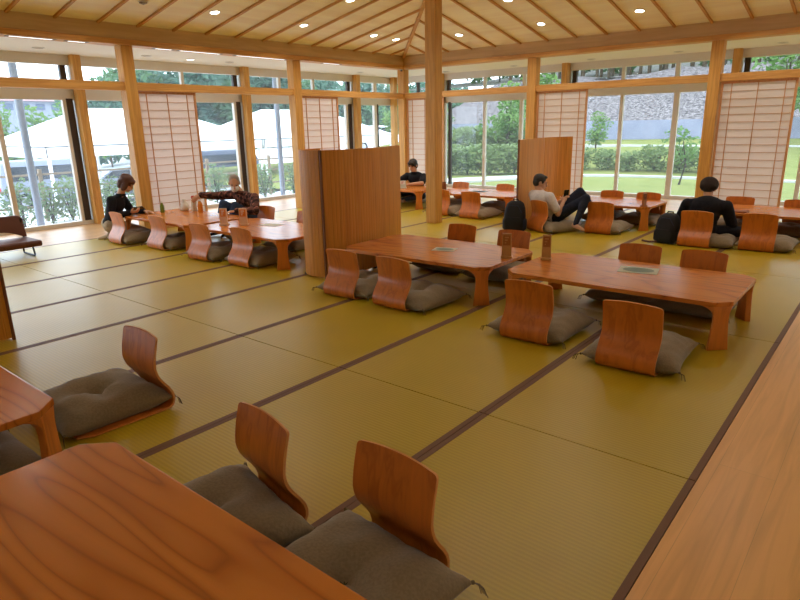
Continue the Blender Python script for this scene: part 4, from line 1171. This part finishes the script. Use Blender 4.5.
# garden side trees
GT = [(-19.5, 24, 1.0, 'far left above the lawn'), (-12.15, 21.6, .92, 'at the right side of the window left of the far partition'), (-19.3, 26.5, .8, 'low behind the central post'), (-12.6, 24.4, 1.25, 'above the shoji behind the far partition'),
      (-9.05, 22.6, .52, 'bushy, at the left of the wide garden window'), (-3.8, 26.5, 1.2, 'showing above the lintel beside the knit cap post'), (-1.9, 24.5, 1.3, 'above the rightmost shoji, left one'), (.1, 25, 1.25, 'above the rightmost shoji, right one')]
for i, (x, y, k, w_) in enumerate(GT):
    o = gard if i == 0 else copy_tree(gard)
    o.location = (x, y, zr(x, y)-.05); o.scale = (k, k, k); o.rotation_euler = (0, 0, rg.uniform(0, 6))
    tag(o, 'bright green garden tree '+w_, 'tree', 'bright garden trees')
sap.location = (-4.6, 17.2, -.3); tag(sap, 'thin sapling on the lawn left of the post by the knit cap', 'tree')
# bare trunks along the top of the rock slope
tr_ = MB(); tr_.tube([(0, 0, 0), (.05, 0, 1.6), (0, .05, 3.4)], [.10, .09, .06], 8)
tk = tr_.build('bare_tree', 'bark')
for i in range(86):
    o = tk if i == 0 else tk.copy()
    if i: COL.objects.link(o)
    x = -21+(i % 43)*.75+rg.uniform(-.25, .25); yb = 36.7+1.5*(i//43)+rg.uniform(0, .8)
    o.location = (x, yb, 3.75+(yb-36.4)*.1); o.scale = (1, 1, rg.uniform(.8, 1.2)); o.rotation_euler = (rg.uniform(-.06, .06), rg.uniform(-.06, .06), 0)
    tag(o, 'bare grey tree trunk in the row above the rock slope', 'tree', 'bare trunks above the rock slope')

# white marquee tents
def tent(x0, x1, y0, y1, ze, zr_, rd, label):
    cx, cy = (x0+x1)/2, (y0+y1)/2
    zg = -1.30
    r = tag(empty('marquee_tent', (cx, cy, zg)), label, 'tent', 'white marquee tents on the parking ground')
    hx, hy = (x1-x0)/2, (y1-y0)/2; e = ze-zg; t = zr_-zg
    o_ = [(-hx, -hy, e), (hx, -hy, e), (hx, hy, e), (-hx, hy, e)]; rdg = [(0, -rd, t), (0, rd, t)]
    vs = o_+rdg; dn = [(x, y, z-.03) for x, y, z in vs]
    f1 = [(0, 1, 4), (1, 2, 5, 4), (2, 3, 5), (3, 0, 4, 5)]
    mb = MB().add(vs+dn, f1+[tuple(i+6 for i in reversed(f)) for f in f1]+[(i, i+6, (i+1) % 4+6, (i+1) % 4) for i in range(4)])
    mb.build('roof_canopy', 'tent_white', r)
    v_ = MB()
    v_.box(hx-.02, hx, -hy, hy, e-.30, e); v_.box(-hx, -hx+.02, -hy, hy, e-.30, e); v_.box(-hx, hx, -hy, -hy+.02, e-.30, e); v_.box(-hx, hx, hy-.02, hy, e-.30, e)
    v_.build('valance', 'tent_white', r)
    for sx in (-1, 1):
        for sy in (-1, 0, 1): MB().box(sx*(hx-.06)-.035, sx*(hx-.06)+.035, sy*(hy-.06)-.035, sy*(hy-.06)+.035, 0, e).build('pole', 'tent_pole', r)
tent(-22.5, -17.6, 6.8, 13.9, 1.0, 2.06, 1.35, 'white marquee tent outside the leftmost windows, its roof rising to the right')
tent(-22.5, -17.6, 14.0, 21.0, 1.0, 2.06, 1.6, 'white marquee tent outside the window above the old man')
tent(-24.5, -19.6, -1.2, 5.3, .78, 1.9, 1.0, 'low white marquee tent at the left edge of the picture')
# cars
def car(x, y, z, rz, col, label, van=False, k=1.):
    r = tag(empty('car' if not van else 'van', (x, y, z), rz), label, 'car' if not van else 'van'); r.scale = (k, k, k)
    hw = .68
    if van: prof = [(-1.75, .22), (-1.78, .9), (-1.70, 1.62), (-1.55, 1.70), (1.0, 1.70), (1.25, 1.62), (1.60, 1.0), (1.76, .9), (1.78, .3), (1.7, .2)]
    else: prof = [(-1.80, .24), (-1.84, .6), (-1.74, .84), (-1.45, .90), (-.95, 1.26), (.25, 1.28), (.85, .92), (1.62, .78), (1.82, .55), (1.80, .24)]
    secs = []
    for yy, kk in ((-hw, .94), (-hw*.9, 1), (hw*.9, 1), (hw, .94)):
        secs.append([(px_*(1 if kk == 1 else .985), yy*(1-.10*max(0, (pz-.85))), pz) for px_, pz in prof])
    MB().loft(secs).build('car_body', col, r, bevel=.03, smooth=True)
    g = MB()
    if van: sg = [[(-1.5, 1.0), (-1.5, 1.5), (.95, 1.5), (1.30, 1.05)]]
    else: sg = [[(-1.28, .93), (-.92, 1.19), (-.30, 1.20), (-.30, .93)], [(-.24, .93), (-.24, 1.20), (.22, 1.19), (.66, .93)]]
    for q_ in sg:
        for sd in (-1, 1):
            yy = [sd*(hw*(1-.10*max(0, pz-.85))+.006) for _, pz in q_]
            g.loft([[(px_, y_-.012*sd, pz) for (px_, pz), y_ in zip(q_, yy)], [(px_, y_, pz) for (px_, pz), y_ in zip(q_, yy)]])
    g.build('side_windows', 'car_glass', r)
    for wx in (-1.1, 1.12):
        for sd in (-1, 1):
            w_ = MB(); M_ = Matrix.Rotation(pi/2, 4, 'X')
            b = MB().lathe([(.12, -.09), (.27, -.09), (.285, -.06), (.285, .06), (.27, .09), (.12, .09)], 20)
            b.v = [tuple(M_ @ Vector(p)) for p in b.v]; wo = b.build('wheel', 'tyre', r, loc=(wx, sd*.60, .285))
            b = MB().lathe([(0, -.095), (.17, -.095), (.18, -.05), (.18, .05), (.17, .095), (0, .095)], 16)
            b.v = [tuple(M_ @ Vector(p)) for p in b.v]; b.build('hub', 'hub_grey', wo)
    for sd in (-1, 1):
        MB().box(1.72, 1.80, sd*.45-.12, sd*.45+.12, .58, .70).build('headlight', 'lamp_ring', r, bevel=.01)
        MB().box(-1.84, -1.78, sd*.52-.08, sd*.52+.08, .62, .80).build('tail_light', 'red_plastic', r, bevel=.01)
car(-28.0, 31.6, -.35, 1.25, 'car_white', 'white car parked beyond the window by the far corner post', k=1.35)
car(-25.5, 17.8, -1.3, 1.4, 'car_blue_grey', 'blue-grey van parked behind the tent above the old man', True)
car(-25.0, 9.6, -1.3, 1.5, 'car_silver', 'silver van parked behind the tent poles in the leftmost window', True)
car(-24.0, 12.4, -1.3, 1.35, 'car_silver', 'silver car parked behind the tent beside the woman in black')
# far building with pinkish roof
r = tag(empty('house', (-92, 32, 0)), 'long pale building with pinkish roof far beyond the trees at the left', 'building')
MB().box(-3, 3, -6, 6, -1.3, 5.3).build('wall', 'house_wall', r)
mb = MB(); mb.loft([[(-3.4, -6.4, 5.3), (3.4, -6.4, 5.3), (0, -6.4, 6.2)], [(-3.4, 6.4, 5.3), (3.4, 6.4, 5.3), (0, 6.4, 6.2)]]); mb.build('roof', 'house_roof', r)
for k in range(6): MB().box(3.0, 3.03, -5.5+k*1.9, -4.4+k*1.9, 4.2, 5.0).build('window', 'house_window', r)
for i, (y, k) in enumerate(((9.8, 1.15), (11.8, 1.3), (13.6, 1.22), (15.4, 1.3), (17.4, 1.2), (19.4, 1.15))):
    o = copy_tree(gard); o.location = (-36, y, -1.3); o.scale = (k, k, k); o.rotation_euler = (0, 0, i*1.3)
    tag(o, 'bright bushy tree below the far building at the left', 'tree', 'bushy trees below the far building')

# ------------------------------------------------------------------ light and camera
w = bpy.data.worlds.new('World'); SC.world = w; w.use_nodes = True
n = w.node_tree.nodes; l = w.node_tree.links; bg = n['Background']
tc = n.new('ShaderNodeTexCoord'); sp_ = n.new('ShaderNodeSeparateXYZ'); l.new(tc.outputs['Generated'], sp_.inputs[0])
rp = ramp(n, [(0, (.78, .88, 1, 1)), (.45, (.76, .87, 1.0, 1)), (1, (.62, .80, 1.0, 1))]); l.new(sp_.outputs['Z'], rp.inputs[0])
l.new(rp.outputs[0], bg.inputs['Color']); bg.inputs['Strength'].default_value = 4.6
L = bpy.data.lights.new('sun', 'SUN'); L.energy = .8; L.angle = .5; L.color = (1, .96, .9)
o = bpy.data.objects.new('sun', L); COL.objects.link(o); o.rotation_euler = (.35, .35, 0)

cam = bpy.data.cameras.new('camera'); co = bpy.data.objects.new('camera', cam); COL.objects.link(co)
f_, p_, r_, y_ = 606.349, .280195, .0206694, -.691256
fw_ = V(sin(y_)*cos(p_), cos(y_)*cos(p_), -sin(p_)); rt = V(cos(y_), -sin(y_), 0); dn = fw_.cross(rt)
r2 = rt*cos(r_)+dn*sin(r_); d2 = dn*cos(r_)-rt*sin(r_)
Mx = Matrix((r2, -d2, -fw_)).transposed().to_4x4(); Mx.translation = V(0, 0, H*S)
co.matrix_world = Mx
cam.sensor_width = 36; cam.lens = f_/800*36; cam.clip_end = 500; cam.clip_start = .02
SC.camera = co
# scale from drawing units to metres
done = set()
for o in list(COL.objects):
    if o.type == 'CAMERA': continue
    o.location = o.location*S
    if o.type == 'MESH':
        if o.data.name not in done:
            done.add(o.data.name); o.data.transform(Matrix.Scale(S, 4)); o.data.update()
        for m_ in o.modifiers:
            if m_.type == 'REMESH': m_.voxel_size *= S
SC.view_settings.view_transform = 'Standard'; SC.view_settings.look = 'None'
SC.view_settings.exposure = .16; SC.view_settings.gamma = 1; SC.view_settings.use_curve_mapping = False
